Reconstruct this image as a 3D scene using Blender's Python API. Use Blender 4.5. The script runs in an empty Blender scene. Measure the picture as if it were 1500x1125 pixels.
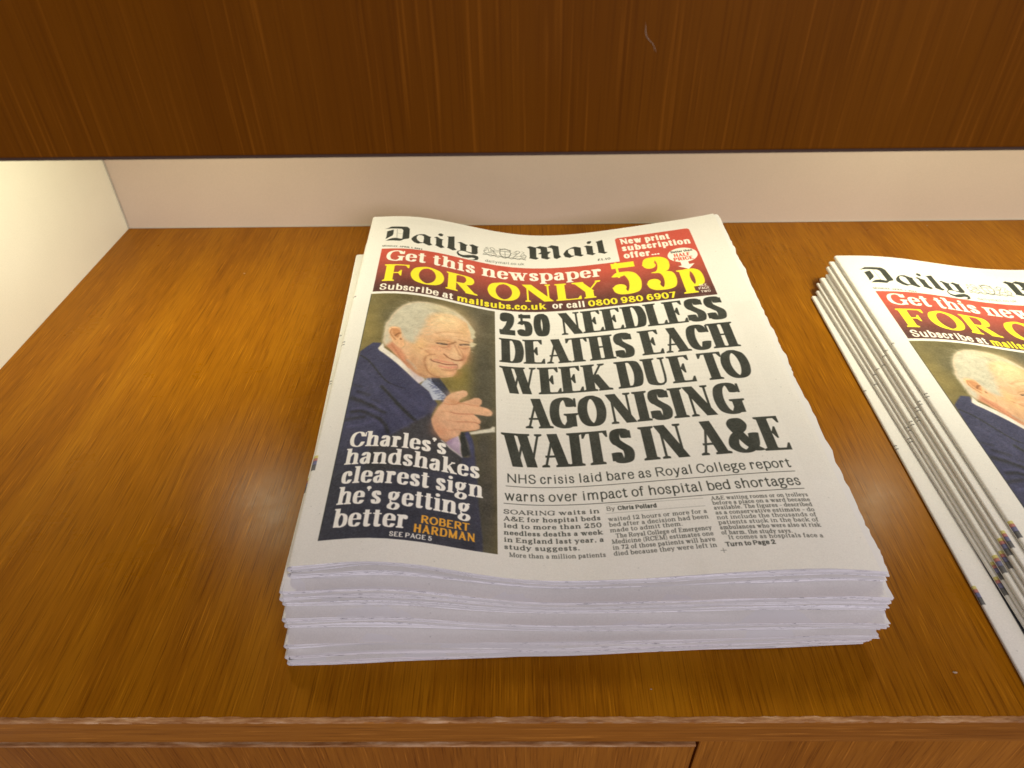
import bpy, math, random
import numpy as np
from mathutils import Matrix, Vector

# ---------------------------------------------------------------- camera, world, lamps, exposure
SC = bpy.context.scene
COL = SC.collection
MM = 0.001


def rad(a):
    return math.radians(a)


cam_d = bpy.data.cameras.new('camera')
cam = bpy.data.objects.new('camera', cam_d)
COL.objects.link(cam)
SC.camera = cam
pitch, yaw, roll = rad(38.9016), rad(-0.8886), rad(-0.9597)
fwd = Vector((math.sin(yaw) * math.cos(pitch), math.cos(yaw) * math.cos(pitch), -math.sin(pitch)))
rt = Vector((math.cos(yaw), -math.sin(yaw), 0))
up = rt.cross(fwd)
r2 = rt * math.cos(roll) + up * math.sin(roll)
u2 = -rt * math.sin(roll) + up * math.cos(roll)
cam.matrix_world = Matrix(((r2.x, u2.x, -fwd.x, 0), (r2.y, u2.y, -fwd.y, 0), (r2.z, u2.z, -fwd.z, .3229), (0, 0, 0, 1)))
cam_d.sensor_width = 36
cam_d.lens = 1051.57 / 1500 * 36
cam_d.clip_start = .01
cam_d.clip_end = 50
cam_d.dof.use_dof = True
cam_d.dof.focus_distance = .44
cam_d.dof.aperture_fstop = 16

W = bpy.data.worlds.new('World')
SC.world = W
W.use_nodes = True
W.node_tree.nodes['Background'].inputs[0].default_value = (.80, .74, .82, 1)
W.node_tree.nodes['Background'].inputs[1].default_value = .13


def area(name, loc, target, sx, sy, power, color):
    l = bpy.data.lights.new(name, 'AREA')
    l.shape = 'RECTANGLE'
    l.size, l.size_y = sx, sy
    l.energy = power
    l.color = color
    o = bpy.data.objects.new(name, l)
    COL.objects.link(o)
    o.location = loc
    d = Vector(target) - Vector(loc)
    o.rotation_euler = d.to_track_quat('-Z', 'Y').to_euler()
    return o


for lx, pw in ((-.25, .56), (.06, .26), (.335, .62), (.61, .68)):                     # small down-lights under the upper shelf
    area('down_light', (lx, .478, .223), (lx, .478, 0), .05, .05, pw, (1, .975, .69)).data.shape = 'DISK'
area('room_lamp', (.55, -1.2, .85), (0, .3, .05), 1.0, .6, 21, (.97, .89, 1.0))
SC.view_settings.view_transform = 'Standard'
SC.view_settings.look = 'None'
SC.view_settings.exposure = .12
SC.view_settings.gamma = 1


# ---------------------------------------------------------------- helpers
def thing(name, label, cat, loc=(0, 0, 0), group=None):
    o = bpy.data.objects.new(name, None)
    COL.objects.link(o)
    o.empty_display_size = .02
    o.location = loc
    o['label'] = label
    o['category'] = cat
    if group:
        o['group'] = group
    return o


def mesh_obj(name, verts, faces, mat, parent, smooth=False, uv=None):
    """verts in world metres; linked under its parent"""
    off = Vector((0, 0, 0))
    q = parent
    while q is not None:
        off += q.location
        q = q.parent
    me = bpy.data.meshes.new(name)
    me.from_pydata([(v[0] - off.x, v[1] - off.y, v[2] - off.z) for v in verts], [], faces)
    me.materials.append(mat)
    if smooth:
        me.polygons.foreach_set('use_smooth', [True] * len(me.polygons))
    if uv is not None:
        lay = me.uv_layers.new(name='UVMap')
        idx = np.empty(len(me.loops), np.int32)
        me.loops.foreach_get('vertex_index', idx)
        lay.data.foreach_set('uv', np.asarray(uv, np.float32)[idx].ravel())
    me.update()
    o = bpy.data.objects.new(name, me)
    COL.objects.link(o)
    o.parent = parent
    return o


def board(name, x0, x1, y0, y1, z0, z1, mat, parent, bev=.8):
    """box with chamfered edges, mm"""
    import bmesh
    bm = bmesh.new()
    bmesh.ops.create_cube(bm, size=1)
    for v in bm.verts:
        v.co = Vector(((x0 + x1) / 2 + v.co.x * (x1 - x0), (y0 + y1) / 2 + v.co.y * (y1 - y0), (z0 + z1) / 2 + v.co.z * (z1 - z0)))
    if bev:
        bmesh.ops.bevel(bm, geom=list(bm.edges), offset=bev, segments=2, affect='EDGES', profile=.6)
    vs = [v.co * MM for v in bm.verts]
    bm.verts.index_update()
    fs = [[v.index for v in f.verts] for f in bm.faces]
    bm.free()
    return mesh_obj(name, vs, fs, mat, parent)


# ---------------------------------------------------------------- materials
class NT:
    def __init__(s, name):
        s.m = bpy.data.materials.new(name)
        s.m.use_nodes = True
        s.t = s.m.node_tree
        s.b = s.t.nodes['Principled BSDF']

    def n(s, kind, **kw):
        o = s.t.nodes.new('ShaderNode' + kind)
        for k, v in kw.items():
            if k[0] == 'i' and k[1:].isdigit():
                o.inputs[int(k[1:])].default_value = v
            else:
                setattr(o, k, v)
        return o

    def l(s, a, b):
        s.t.links.new(a, b)

    def mapped(s, scale, loc=(0, 0, 0), rot=(0, 0, 0)):
        tc = s.n('TexCoord')
        mp = s.n('Mapping')
        mp.inputs['Location'].default_value = loc
        mp.inputs['Rotation'].default_value = rot
        mp.inputs['Scale'].default_value = scale
        s.l(tc.outputs['Object'], mp.inputs['Vector'])
        return mp.outputs[0]

    def noise(s, vec, scale=1, detail=4, rough=.6, dist=0):
        o = s.n('TexNoise')
        o.inputs['Scale'].default_value = scale
        o.inputs['Detail'].default_value = detail
        o.inputs['Roughness'].default_value = rough
        o.inputs['Distortion'].default_value = dist
        s.l(vec, o.inputs['Vector'])
        return o.outputs['Fac']

    def ramp(s, fac, stops):
        o = s.n('ValToRGB')
        e = o.color_ramp.elements
        while len(e) < len(stops):
            e.new(.5)
        for k, (p, c) in zip(e, stops):
            k.position = p
            k.color = (*c, 1) if len(c) == 3 else c
        s.l(fac, o.inputs[0])
        return o.outputs[0]

    def mix(s, mode, fac, a, b):
        o = s.n('MixRGB', blend_type=mode)
        for sock, v in ((o.inputs[0], fac), (o.inputs[1], a), (o.inputs[2], b)):
            if isinstance(v, (int, float)):
                sock.default_value = v if sock.type == 'VALUE' else (v, v, v, 1)
            elif isinstance(v, tuple):
                sock.default_value = (*v, 1)
            else:
                s.l(v, sock)
        return o.outputs[0]


def wood(name, axis, dark, mid, light, seed=0.0, rough=.36, coat=.25, fine=1.0, tilt=0.0, cont=.7, al=1.0):
    """lacquered oak veneer: long fine streaks along one axis (0 x, 1 y, 2 z)"""
    w = NT(name)

    def sc(across, along):
        return tuple(along if i == axis else across for i in range(3))
    rot = (0, 0, tilt) if axis == 1 else ((0, tilt, 0) if axis == 2 else (0, 0, 0))
    L = (seed, seed * 1.7, seed * .6)
    broad = w.noise(w.mapped(sc(22, 1.6), L, rot), 1, 3, .55, .5)
    mid_n = w.noise(w.mapped(sc(560 * fine, 14 * al), L, rot), 1, 3, .6, .15)
    fine_n = w.noise(w.mapped(sc(1550 * fine, 30 * al), L, rot), 1, 3, .6, .1)
    fleck = w.noise(w.mapped(sc(1250 * fine, 30 * al), (seed + 9, seed, 3), rot), 1, 2, .5, .1)
    blot = w.noise(w.mapped((5, 5, 5), L), 1, 3, .5)
    c0 = w.ramp(broad, [(.28, dark), (.5, mid), (.76, light)])
    c1 = w.mix('MULTIPLY', cont, c0, w.ramp(mid_n, [(.30, (.86, .8, .75)), (.5, (1, 1, 1)), (.72, (1.08, 1.08, 1.06))]))
    c2 = w.mix('MULTIPLY', cont, c1, w.ramp(fine_n, [(.30, (.45, .37, .32)), (.47, (1, 1, 1)), (.7, (1.12, 1.12, 1.08))]))
    c3 = w.mix('MIX', w.ramp(fleck, [(.60, (0, 0, 0)), (.72, (.5, .5, .5))]), c2, tuple(min(1, v * 1.6 + .002) for v in light))
    c4 = w.mix('MULTIPLY', .4, c3, w.ramp(blot, [(.3, (.82, .8, .77)), (.7, (1.1, 1.1, 1.1))]))
    w.l(c4, w.b.inputs['Base Color'])
    smudge = w.noise(w.mapped((9, 9, 9), (4, 2, seed)), 1, 6, .7)
    w.l(w.ramp(smudge, [(.3, (rough - .08,) * 3), (.7, (rough + .1,) * 3)]), w.b.inputs['Roughness'])
    w.b.inputs['Coat Weight'].default_value = coat
    w.b.inputs['Coat Roughness'].default_value = .25
    w.b.inputs['Specular IOR Level'].default_value = .055
    bp = w.n('Bump')
    bp.inputs['Strength'].default_value = .22
    bp.inputs['Distance'].default_value = .0002
    w.l(fine_n, bp.inputs['Height'])
    w.l(bp.outputs[0], w.b.inputs['Normal'])
    return w.m


WD, WM, WL = (.196, .065, .002), (.256, .093, .0028), (.308, .120, .004)
M_SHELF = wood('shelf_veneer', 1, WD, WM, WL, 0.3, .31, 0, cont=.78)
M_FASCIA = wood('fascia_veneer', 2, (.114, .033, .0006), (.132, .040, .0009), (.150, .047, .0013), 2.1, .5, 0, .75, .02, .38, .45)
M_EDGE = wood('edge_band', 0, (.23, .080, .009), (.30, .112, .014), (.37, .150, .022), 4.4, .42, 0)
M_FRONT = wood('front_veneer', 2, (.22, .072, .007), (.28, .100, .010), (.34, .128, .015), 5.2, .45, 0, .9, .05)


def worn(name):
    w = NT(name)
    a = w.noise(w.mapped((60, 400, 400)), 1, 5, .7)
    b = w.noise(w.mapped((14, 200, 200), (3, 1, 0)), 1, 4, .7)
    c = w.ramp(a, [(.38, (.26, .10, .02)), (.56, (.44, .23, .09)), (.70, (.62, .42, .24))])
    w.l(w.mix('MULTIPLY', .6, c, w.ramp(b, [(.35, (.5, .45, .4)), (.6, (1.1, 1.1, 1.1))])), w.b.inputs['Base Color'])
    w.b.inputs['Roughness'].default_value = .6
    return w.m


M_WORN = worn('worn_edge')


def laminate(name, col, rough=.5):
    w = NT(name)
    a = w.noise(w.mapped((7, 7, 7)), 1, 4, .6)
    b = w.noise(w.mapped((1400, 1400, 1400)), 1, 2, .5)
    c = w.mix('MULTIPLY', .5, col, w.ramp(a, [(.3, (.9, .9, .88)), (.7, (1.04, 1.04, 1.04))]))
    w.l(w.mix('MULTIPLY', .25, c, w.ramp(b, [(.35, (.85, .85, .85)), (.65, (1.1, 1.1, 1.1))])), w.b.inputs['Base Color'])
    w.b.inputs['Roughness'].default_value = rough
    return w.m


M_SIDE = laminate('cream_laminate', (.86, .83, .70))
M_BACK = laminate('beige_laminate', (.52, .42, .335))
M_SEAM = laminate('grey_sealant', (.42, .38, .32), .6)
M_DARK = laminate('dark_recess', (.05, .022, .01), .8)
M_DUST = laminate('pale_dust', (.38, .28, .18), .9)


# ---------------------------------------------------------------- printed front page (drawn in numpy)
PW, PH = 289.0, 358.0                 # page size, mm
TS = 5.5                              # texels per mm
TW, TH = int(PW * TS), int(PH * TS)
PAPER = np.array([224, 221, 214.0]) / 255
INK = np.array([57, 59, 54.0]) / 255
page = np.ones((TH, TW, 3), np.float32) * PAPER.astype(np.float32)
rs = np.random.RandomState(7)


def box(x0, y0, x1, y1):
    return (max(0, int(x0 * TS)), max(0, int(y0 * TS)), min(TW, int(x1 * TS) + 2), min(TH, int(y1 * TS) + 2))


def grid(b):
    return np.meshgrid((np.arange(b[0], b[2]) + .5) / TS, (np.arange(b[1], b[3]) + .5) / TS)


def blend(b, cov, col):
    col = np.asarray(col, np.float32)
    reg = page[b[1]:b[3], b[0]:b[2]]
    reg += cov[..., None].astype(np.float32) * (col - reg)


def seg_dist(X, Y, p, close):
    q = np.vstack([p, p[:1]]) if close else p
    D = np.full(X.shape, 1e9)
    I = np.zeros(X.shape, bool)
    for (x0, y0), (x1, y1) in zip(q[:-1], q[1:]):
        ex, ey = x1 - x0, y1 - y0
        t = np.clip(((X - x0) * ex + (Y - y0) * ey) / (ex * ex + ey * ey + 1e-12), 0, 1)
        D = np.minimum(D, (X - x0 - t * ex) ** 2 + (Y - y0 - t * ey) ** 2)
        if close and y0 != y1:
            I ^= ((Y < y0) != (Y < y1)) & (X < x0 + (Y - y0) * ex / ey)
    D = np.sqrt(D)
    return np.where(I, D, -D) if close else D


def spline(p, n=7):
    p = np.asarray(p, float)
    if len(p) < 3:
        return p
    q = np.vstack([2 * p[0] - p[1], p, 2 * p[-1] - p[-2]])
    out = []
    for i in range(len(p) - 1):
        a, b, c, d = q[i:i + 4]
        for t in np.arange(n) / n:
            out.append(.5 * (2 * b + (c - a) * t + (2 * a - 5 * b + 4 * c - d) * t * t + (3 * b - a - 3 * c + d) * t ** 3))
    out.append(p[-1])
    return np.array(out)


def fill(pts, col, soft=.12, alpha=1.0, clip=None, holes=()):
    p = np.asarray(pts, float).reshape(-1, 2)
    m = soft + .3
    x0, y0, x1, y1 = p[:, 0].min() - m, p[:, 1].min() - m, p[:, 0].max() + m, p[:, 1].max() + m
    if clip:
        x0, y0, x1, y1 = max(x0, clip[0]), max(y0, clip[1]), min(x1, clip[2]), min(y1, clip[3])
    b = box(x0, y0, x1, y1)
    X, Y = grid(b)
    c = np.clip(seg_dist(X, Y, p, True) / max(soft, .5 / TS) * .5 + .5, 0, 1)
    for h in holes:
        c *= 1 - np.clip(seg_dist(X, Y, np.asarray(h, float).reshape(-1, 2), True) * TS * .8 + .5, 0, 1)
    blend(b, c * alpha, col)


def stroke(pts, col, w, alpha=1.0, clip=None, soft=None):
    p = spline(np.asarray(pts, float).reshape(-1, 2), 5)
    s = soft or max(w * .7, .25)
    m = w + s
    x0, y0, x1, y1 = p[:, 0].min() - m, p[:, 1].min() - m, p[:, 0].max() + m, p[:, 1].max() + m
    if clip:
        x0, y0, x1, y1 = max(x0, clip[0]), max(y0, clip[1]), min(x1, clip[2]), min(y1, clip[3])
    b = box(x0, y0, x1, y1)
    X, Y = grid(b)
    blend(b, np.clip((w * .5 + s * .5 - seg_dist(X, Y, p, False)) / s, 0, 1) * alpha, col)


def blob(cx, cy, rx, ry, col, alpha, clip):
    b = box(max(cx - 2.4 * rx, clip[0]), max(cy - 2.4 * ry, clip[1]), min(cx + 2.4 * rx, clip[2]), min(cy + 2.4 * ry, clip[3]))
    X, Y = grid(b)
    blend(b, np.exp(-((X - cx) / rx) ** 2 - ((Y - cy) / ry) ** 2) * alpha, col)


# letter skeletons: width | strokes.  v stem, n thin stem, h bar, p thick diagonal, q thin diagonal,
# c curve with the broad pen, k thin curve, d heavy middle curve, b ball; T B L r = serifs
BOWL = 'c .14 .62 .3 .95 .56 1.02 .88 .86 .98 .5 .9 .13 .56 -.02 .28 .06 .14 .34'
GL = {
 'A': '1|q .5 1 .06 0 B;p .47 1 .92 0 B;h .3 .2 .75',
 'B': '.86|v .12 0 1 TB;h 1 .12 .55;h .53 .12 .55;h 0 .12 .55;c .5 1 .8 .97 .9 .76 .78 .57 .5 .53;c .5 .53 .9 .49 1 .26 .86 .03 .5 0',
 'C': '.9|c .94 .72 .8 .95 .5 1.02 .15 .88 0 .5 .13 .12 .5 -.02 .8 .05 .97 .28;N .97 .68 1',
 'D': '.98|v .12 0 1 TB;h 1 .12 .5;h 0 .12 .5;c .45 1 .84 .93 1 .5 .84 .07 .45 0',
 'E': '.82|v .12 0 1 TB;h 1 .12 .92 d;h .52 .12 .68 m;h 0 .12 1 u',
 'F': '.8|v .12 0 1 TB;h 1 .12 .96 d;h .5 .12 .7 m',
 'G': '1|c .9 .72 .8 .95 .5 1.02 .14 .88 0 .5 .12 .12 .48 -.02 .7 .02 .88 .18;v .88 .02 .42 T;N .93 .68 1',
 'H': '1|v .12 0 1 TB;v .88 0 1 TB;h .52 .12 .88',
 'I': '.46|v .5 0 1 TB',
 'K': '1|v .12 0 1 TB;q .85 1 .28 .42 T;p .42 .58 .92 0 B',
 'L': '.78|v .12 0 1 TB;h 0 .12 1 u',
 'M': '1.22|n .1 0 1 TB;p .1 1 .48 .02;q .5 .02 .88 1;v .9 0 1 TB',
 'N': '1.02|n .1 0 1 TB;p .1 1 .9 0;n .92 0 1 T',
 'O': '1|c .5 1.02 .86 .87 1 .5 .86 .13 .5 -.02 .14 .13 0 .5 .14 .87 .5 1.02',
 'P': '.86|v .12 0 1 TB;h 1 .12 .5;h .45 .12 .5;c .48 1 .86 .95 .97 .72 .82 .49 .48 .45',
 'R': '.96|v .12 0 1 TB;h 1 .12 .5;h .5 .12 .5;c .46 1 .78 .96 .88 .75 .76 .54 .46 .5;p .5 .5 .92 0 B',
 'S': '.8|c .9 .76 .78 .97 .5 1.02 .2 .95 .08 .75 .22 .58 .5 .5 .82 .4 .94 .24 .8 .04 .48 -.02 .2 .04 .06 .26;d .2 .62 .5 .5 .8 .4;N .9 .72 .97;N .08 .03 .28',
 'T': '.9|v .5 0 1 B;h 1 .02 .98 dD',
 'U': '1|v .12 .3 1 T;n .9 .3 1 T;c .12 .35 .18 .06 .5 -.02;k .5 -.02 .82 .06 .9 .35',
 'W': '1.42|p .05 1 .29 0 T;q .29 0 .5 .9;p .47 1 .73 0 T;q .73 0 .96 1 T',
 'Y': '.95|p .08 1 .5 .42 T;q .92 1 .5 .42 T;v .5 0 .45 B',
 '&': '1.12|c .95 .52 .82 .15 .45 -.02 .1 .1 .04 .28 .2 .5 .5 .66 .6 .84 .42 1.02 .24 .93 .22 .78 .42 .5 .7 .18 .98 .02',
 '0': '.74|c .5 1.02 .85 .88 1 .5 .85 .12 .5 -.02 .15 .12 0 .5 .15 .88 .5 1.02',
 '1': '.52|v .55 0 1 B;q .55 1 .12 .8',
 '2': '.76|c .1 .72 .16 .94 .45 1.02 .8 .92 .86 .7 .7 .45 .4 .25 .08 .06;h 0 .05 .95 u;g .06 .02 .95;b .14 .7',
 '3': '.76|c .1 .8 .25 .98 .5 1.02 .8 .92 .84 .74 .7 .57 .42 .53;c .42 .53 .85 .48 .94 .26 .8 .04 .45 -.02 .15 .06 .06 .2;b .13 .22;b .16 .78',
 '4': '.8|v .68 0 1 B;q .68 1 .03 .3;h .28 .03 .97',
 '5': '.76|g .97 .15 .88;n .2 .52 1;c .13 .55 .4 .66 .75 .58 .92 .34 .78 .06 .42 -.02 .15 .05 .06 .2;b .13 .2',
 '6': '.76|c .86 .86 .62 1.02 .3 .92 .06 .5 .08 .2 .3 0 .5 -.02 .85 .08 .93 .34 .78 .58 .5 .63 .2 .52 .08 .35',
 '7': '.76|g .96 .08 .95;p .9 1 .35 0',
 '8': '.76|c .5 1.02 .82 .92 .84 .74 .5 .54 .1 .35 .08 .14 .5 -.02 .92 .1 .92 .32 .5 .54 .16 .72 .18 .92 .5 1.02',
 '9': '.76|c .14 .14 .38 -.02 .7 .08 .94 .5 .92 .8 .7 1 .5 1.02 .15 .92 .07 .66 .22 .42 .5 .37 .8 .48 .92 .65',
 'a': '.74|c .12 .78 .25 .97 .5 1.02 .74 .92 .8 .7;v .8 .08 .75;c .8 .6 .4 .56 .06 .4 .06 .12 .3 -.03 .6 .05 .8 .3;k .8 .15 .9 -.02 1 .06',
 'b': '.84|v .14 0 1.5 L;' + BOWL,
 'c': '.7|c .9 .72 .75 .98 .5 1.02 .15 .88 .02 .5 .15 .1 .5 -.02 .75 .03 .95 .25;b .86 .74',
 'd': '.86|v .86 0 1.5 Lr;c .86 .62 .7 .95 .44 1.02 .12 .86 .02 .5 .1 .13 .44 -.02 .72 .06 .86 .34',
 'e': '.74|h .54 .1 .92;c .95 .54 .9 .86 .5 1.02 .13 .88 .02 .5 .14 .1 .52 -.02 .78 .03 .95 .22',
 'f': '.54|v .36 0 1.2 B;c .36 1.1 .45 1.45 .72 1.52 .95 1.42;h 1 .02 .85',
 'g': '.82|c .42 1.02 .72 .93 .74 .68 .42 .36 .1 .5 .1 .9 .42 1.02;k .24 .42 .1 .25 .28 .1;c .28 .1 .75 .08 .93 -.15 .75 -.45 .42 -.52 .08 -.4 .06 -.15 .28 .06;k .7 .88 .85 1.03 1 1.02',
 'h': '.92|v .14 0 1.5 LB;v .84 0 .7 B;c .14 .65 .35 .95 .6 1.02 .8 .92 .84 .6',
 'i': '.46|v .5 0 1 LB;b .47 1.36',
 'k': '.92|v .14 0 1.5 LB;q .8 1 .28 .45 T;p .42 .6 .88 0 B',
 'l': '.46|v .5 0 1.5 LB',
 'm': '1.38|v .1 0 1 LB;v .5 0 .7 B;v .9 0 .7 B;c .1 .65 .22 .95 .36 1.02 .47 .92 .5 .6;c .5 .65 .62 .95 .76 1.02 .87 .92 .9 .6',
 'n': '.94|v .14 0 1 LB;v .84 0 .7 B;c .14 .65 .35 .95 .6 1.02 .8 .92 .84 .6',
 'o': '.78|c .5 1.02 .86 .87 1 .5 .86 .13 .5 -.02 .14 .13 0 .5 .14 .87 .5 1.02',
 'p': '.86|v .14 -.5 1 LB;' + BOWL,
 'r': '.66|v .2 0 1 LB;c .2 .62 .4 .93 .62 1.02 .85 .95;b .84 .84',
 's': '.66|c .88 .74 .76 .97 .5 1.02 .2 .95 .1 .76 .22 .6 .5 .5 .8 .4 .93 .24 .8 .04 .48 -.02 .2 .04 .07 .26;d .24 .6 .5 .5 .78 .4',
 't': '.54|v .38 .15 1.3;c .38 .22 .48 0 .7 -.02 .95 .1;h 1 .02 .9',
 'u': '.94|v .14 .3 1 L;c .14 .4 .2 .06 .45 -.02 .7 .06 .84 .34;v .84 0 1 Lr',
 'v': '.86|p .1 1 .48 0 T;q .9 1 .5 0 T',
 'w': '1.22|p .07 1 .29 0 T;q .29 0 .5 .95;p .47 1 .73 0 T;q .73 0 .94 1 T',
 'y': '.86|p .1 1 .5 0 T;q .9 1 .34 -.42 T;b .18 -.42',
 '.': '.32|b .5 .1', ',': '.3|b .5 .1;k .55 .1 .5 -.15 .3 -.22', "'": '.3|b .5 1.36;k .6 1.36 .6 1.2 .3 1.08',
 '-': '.6|h .5 .1 .9', '(': '.4|k .9 1.4 .3 .95 .2 .5 .3 .05 .9 -.3', ')': '.4|k .1 1.4 .7 .95 .8 .5 .7 .05 .1 -.3',
 '$': '.8|c .9 .78 .7 1.02 .4 .95 .35 .6 .3 .2 .08 .02;h .5 .1 .75;h 0 .08 .95',
}
CAPS = set('ABCDEFGHIKLMNOPRSTUWY&0123456789$')


class Font:
    def __init__(s, w, t, ser=0, xh=.7, sp=.1, oblique=0, hair=None):
        s.w, s.t, s.ser, s.xh, s.sp = w, t, ser, xh, sp
        s.hair = hair or t


def glyph_parts(ch, f, fx, W, cap):
    """distance primitives of a letter in mm, origin at its left end on the base line, y up"""
    wmm, t, hr = f.w * cap, f.t * cap, f.hair * cap
    lo = ch not in CAPS
    H = f.xh * cap if lo else cap
    asc, desc = cap * 1.03, cap * .28
    out = []

    def mx(x, w):
        return w / 2 + x * (W - w)

    def my(y):
        if y < 0 and lo:
            return t / 2 + y / .5 * desc if y < -.1 else t / 2 + y * (H - t)
        if y > 1.1 and lo:
            return H + (y - 1) / .5 * (asc - H) - t / 2
        return t / 2 + y * (H - t)
    for cmd in GL[ch].split('|')[1].split(';'):
        q = cmd.split()
        k = q[0]
        fl = q[-1] if q[-1][0].isalpha() else ''
        n = [float(x) for x in (q[1:-1] if fl else q[1:])]
        w = {'v': wmm, 'n': hr, 'p': wmm, 'q': hr}.get(k, wmm)
        if k in 'vn':
            x = mx(n[0], wmm)
            y0, y1 = my(n[1]) - t / 2, my(n[2]) + t / 2
            out.append(('r', x - w / 2, y0, x + w / 2, y1))
            ends = [(x, y0, w, 'B' in fl, 'r' in fl, 0), (x, y1, w, 'T' in fl, 0, 'L' in fl)]
        elif k in 'pq':
            x0, y0, x1, y1 = mx(n[0], wmm), my(n[1]), mx(n[2], wmm), my(n[3])
            s = t / 2 * (1 if y0 > y1 else -1)
            dx = (x1 - x0) / (abs(y1 - y0) + 1e-6) * t / 2
            ang = math.hypot(x1 - x0, y1 - y0) / abs(y1 - y0)
            hw = w / 2 * min(ang, 1.25)
            x0 -= dx; y0 += s; x1 += dx; y1 -= s
            out.append(('f', [(x0 - hw, y0), (x0 + hw, y0), (x1 + hw, y1), (x1 - hw, y1)]))
            up, dn = ((x0, y0), (x1, y1)) if y0 > y1 else ((x1, y1), (x0, y0))
            ends = [(dn[0], dn[1], w, 'B' in fl, 0, 0), (up[0], up[1], w, 'T' in fl, 0, 0)]
        elif k in 'hg':
            th = t if k == 'h' else max(t, .17 * cap if f.ser else t)
            y = my(n[0])
            x0, x1 = mx(n[1], 0), mx(n[2], 0)
            y0 = y - t / 2 if n[0] < .5 else y + t / 2 - th
            out.append(('r', x0, y0, x1, y0 + th))
            ends = []
            if f.ser:
                bk, bw = .17 * H, max(.5 * wmm, hr)
                if 'd' in fl or 'm' in fl:
                    out.append(('f', [(x1, y), (x1, y - bk), (x1 - hr * .7, y - bk), (x1 - bw, y)]))
                if 'u' in fl or 'm' in fl:
                    out.append(('f', [(x1, y), (x1, y + bk), (x1 - hr * .7, y + bk), (x1 - bw, y)]))
                if 'D' in fl:
                    out.append(('f', [(x0, y), (x0, y - bk), (x0 + hr * .7, y - bk), (x0 + bw, y)]))
        elif k == 'N':
            ends = []
            if f.ser:
                x = mx(n[0], 0)
                out.append(('r', x - hr / 2, my(n[1]), x + hr / 2, my(n[2])))
        elif k in 'ckd':
            p = spline(np.array([(mx(n[i], wmm), my(n[i + 1])) for i in range(0, len(n), 2)]), 6)
            a, b = {'c': (wmm / 2, t / 2), 'k': (hr / 2, hr / 2), 'd': (wmm * .45, max(t / 2, min(wmm * .42, .1 * cap)))}[k]
            out.append(('c', p, a, b))
            ends = []
        elif k == 'b':
            r = max(wmm * .52, t * .6)
            x = mx(n[0], wmm)
            y = my(n[1]) if n[1] > .2 else my(n[1]) - .1 * H + r * .8
            if ch in '.,':
                y = r
            out.append(('o', x, y, r))
            ends = []
        if f.ser:
            for x, y, w_, both, right, left in ends:
                s = 1 if y < cap * .2 else -1
                if y > cap * .2:
                    s = -1
                L = f.ser * cap
                xl = x - w_ / 2 - (L if (both or left) else 0)
                xr = x + w_ / 2 + (L if (both or right) else 0)
                if both or left or right:
                    out.append(('r', xl, min(y, y + s * hr), xr, max(y, y + s * hr)))
                    out.append(('f', [(xl, y + s * hr * .4), (xl, y + s * hr), (x - w_ / 2 + .01, y + s * (hr + L * .55)), (x + w_ / 2 - .01, y + s * (hr + L * .55)), (xr, y + s * hr), (xr, y + s * hr * .4)]))
    return out


def draw_glyph(ch, f, W, cap, x, y, col, slope=0.0, alpha=1.0):
    m = .25 * cap + .3
    b = box(x - m, y - cap * 1.45, x + W + m, y + cap * .5)
    if b[2] <= b[0] or b[3] <= b[1]:
        return
    X, Y = grid(b)
    U = X - x
    V = y + slope * (X - x) - Y
    C = np.zeros(X.shape)
    for p in glyph_parts(ch, f, 1, W, cap):
        if p[0] == 'r':
            d = np.minimum(np.minimum(U - p[1], p[3] - U), np.minimum(V - p[2], p[4] - V))
        elif p[0] == 'f':
            d = seg_dist(U, V, np.array(p[1]), True)
        elif p[0] == 'o':
            d = p[3] - np.hypot(U - p[1], V - p[2])
        else:
            a, bb = p[2], p[3]
            q = p[1] / [a, bb]
            dd = seg_dist(U / a, V / bb, q, False)
            d = (1 - dd) * (bb * .6 + a * .4 if a < 3 * bb else bb * .8 + a * .2)
        C = np.maximum(C, np.clip(d * TS + .5, 0, 1))
    blend(b, C * alpha, col)


def soften(b, sig):
    reg = page[b[1]:b[3], b[0]:b[2]]
    r = int(3 * sig) + 1
    k = np.exp(-.5 * (np.arange(-r, r + 1) / sig) ** 2)
    k /= k.sum()
    for ax in (0, 1):
        pad = np.pad(reg, [(r, r) if a == ax else (0, 0) for a in range(3)], mode='edge')
        acc = 0
        for i, w in enumerate(k):
            acc = acc + w * np.take(pad, np.arange(i, i + reg.shape[ax]), axis=ax)
        reg = acc.astype(np.float32)
    page[b[1]:b[3], b[0]:b[2]] = reg


def value_noise(shape, cell):
    h, w = shape
    g = rs.randn(h // cell + 3, w // cell + 3)
    y, x = np.arange(h) / cell, np.arange(w) / cell
    iy, ix = y.astype(int), x.astype(int)
    fy, fx = (y - iy)[:, None], (x - ix)[None, :]
    fy, fx = fy * fy * (3 - 2 * fy), fx * fx * (3 - 2 * fx)
    a, b_ = g[iy][:, ix], g[iy][:, ix + 1]
    c, d = g[iy + 1][:, ix], g[iy + 1][:, ix + 1]
    return (a * (1 - fx) + b_ * fx) * (1 - fy) + (c * (1 - fx) + d * fx) * fy


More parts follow.
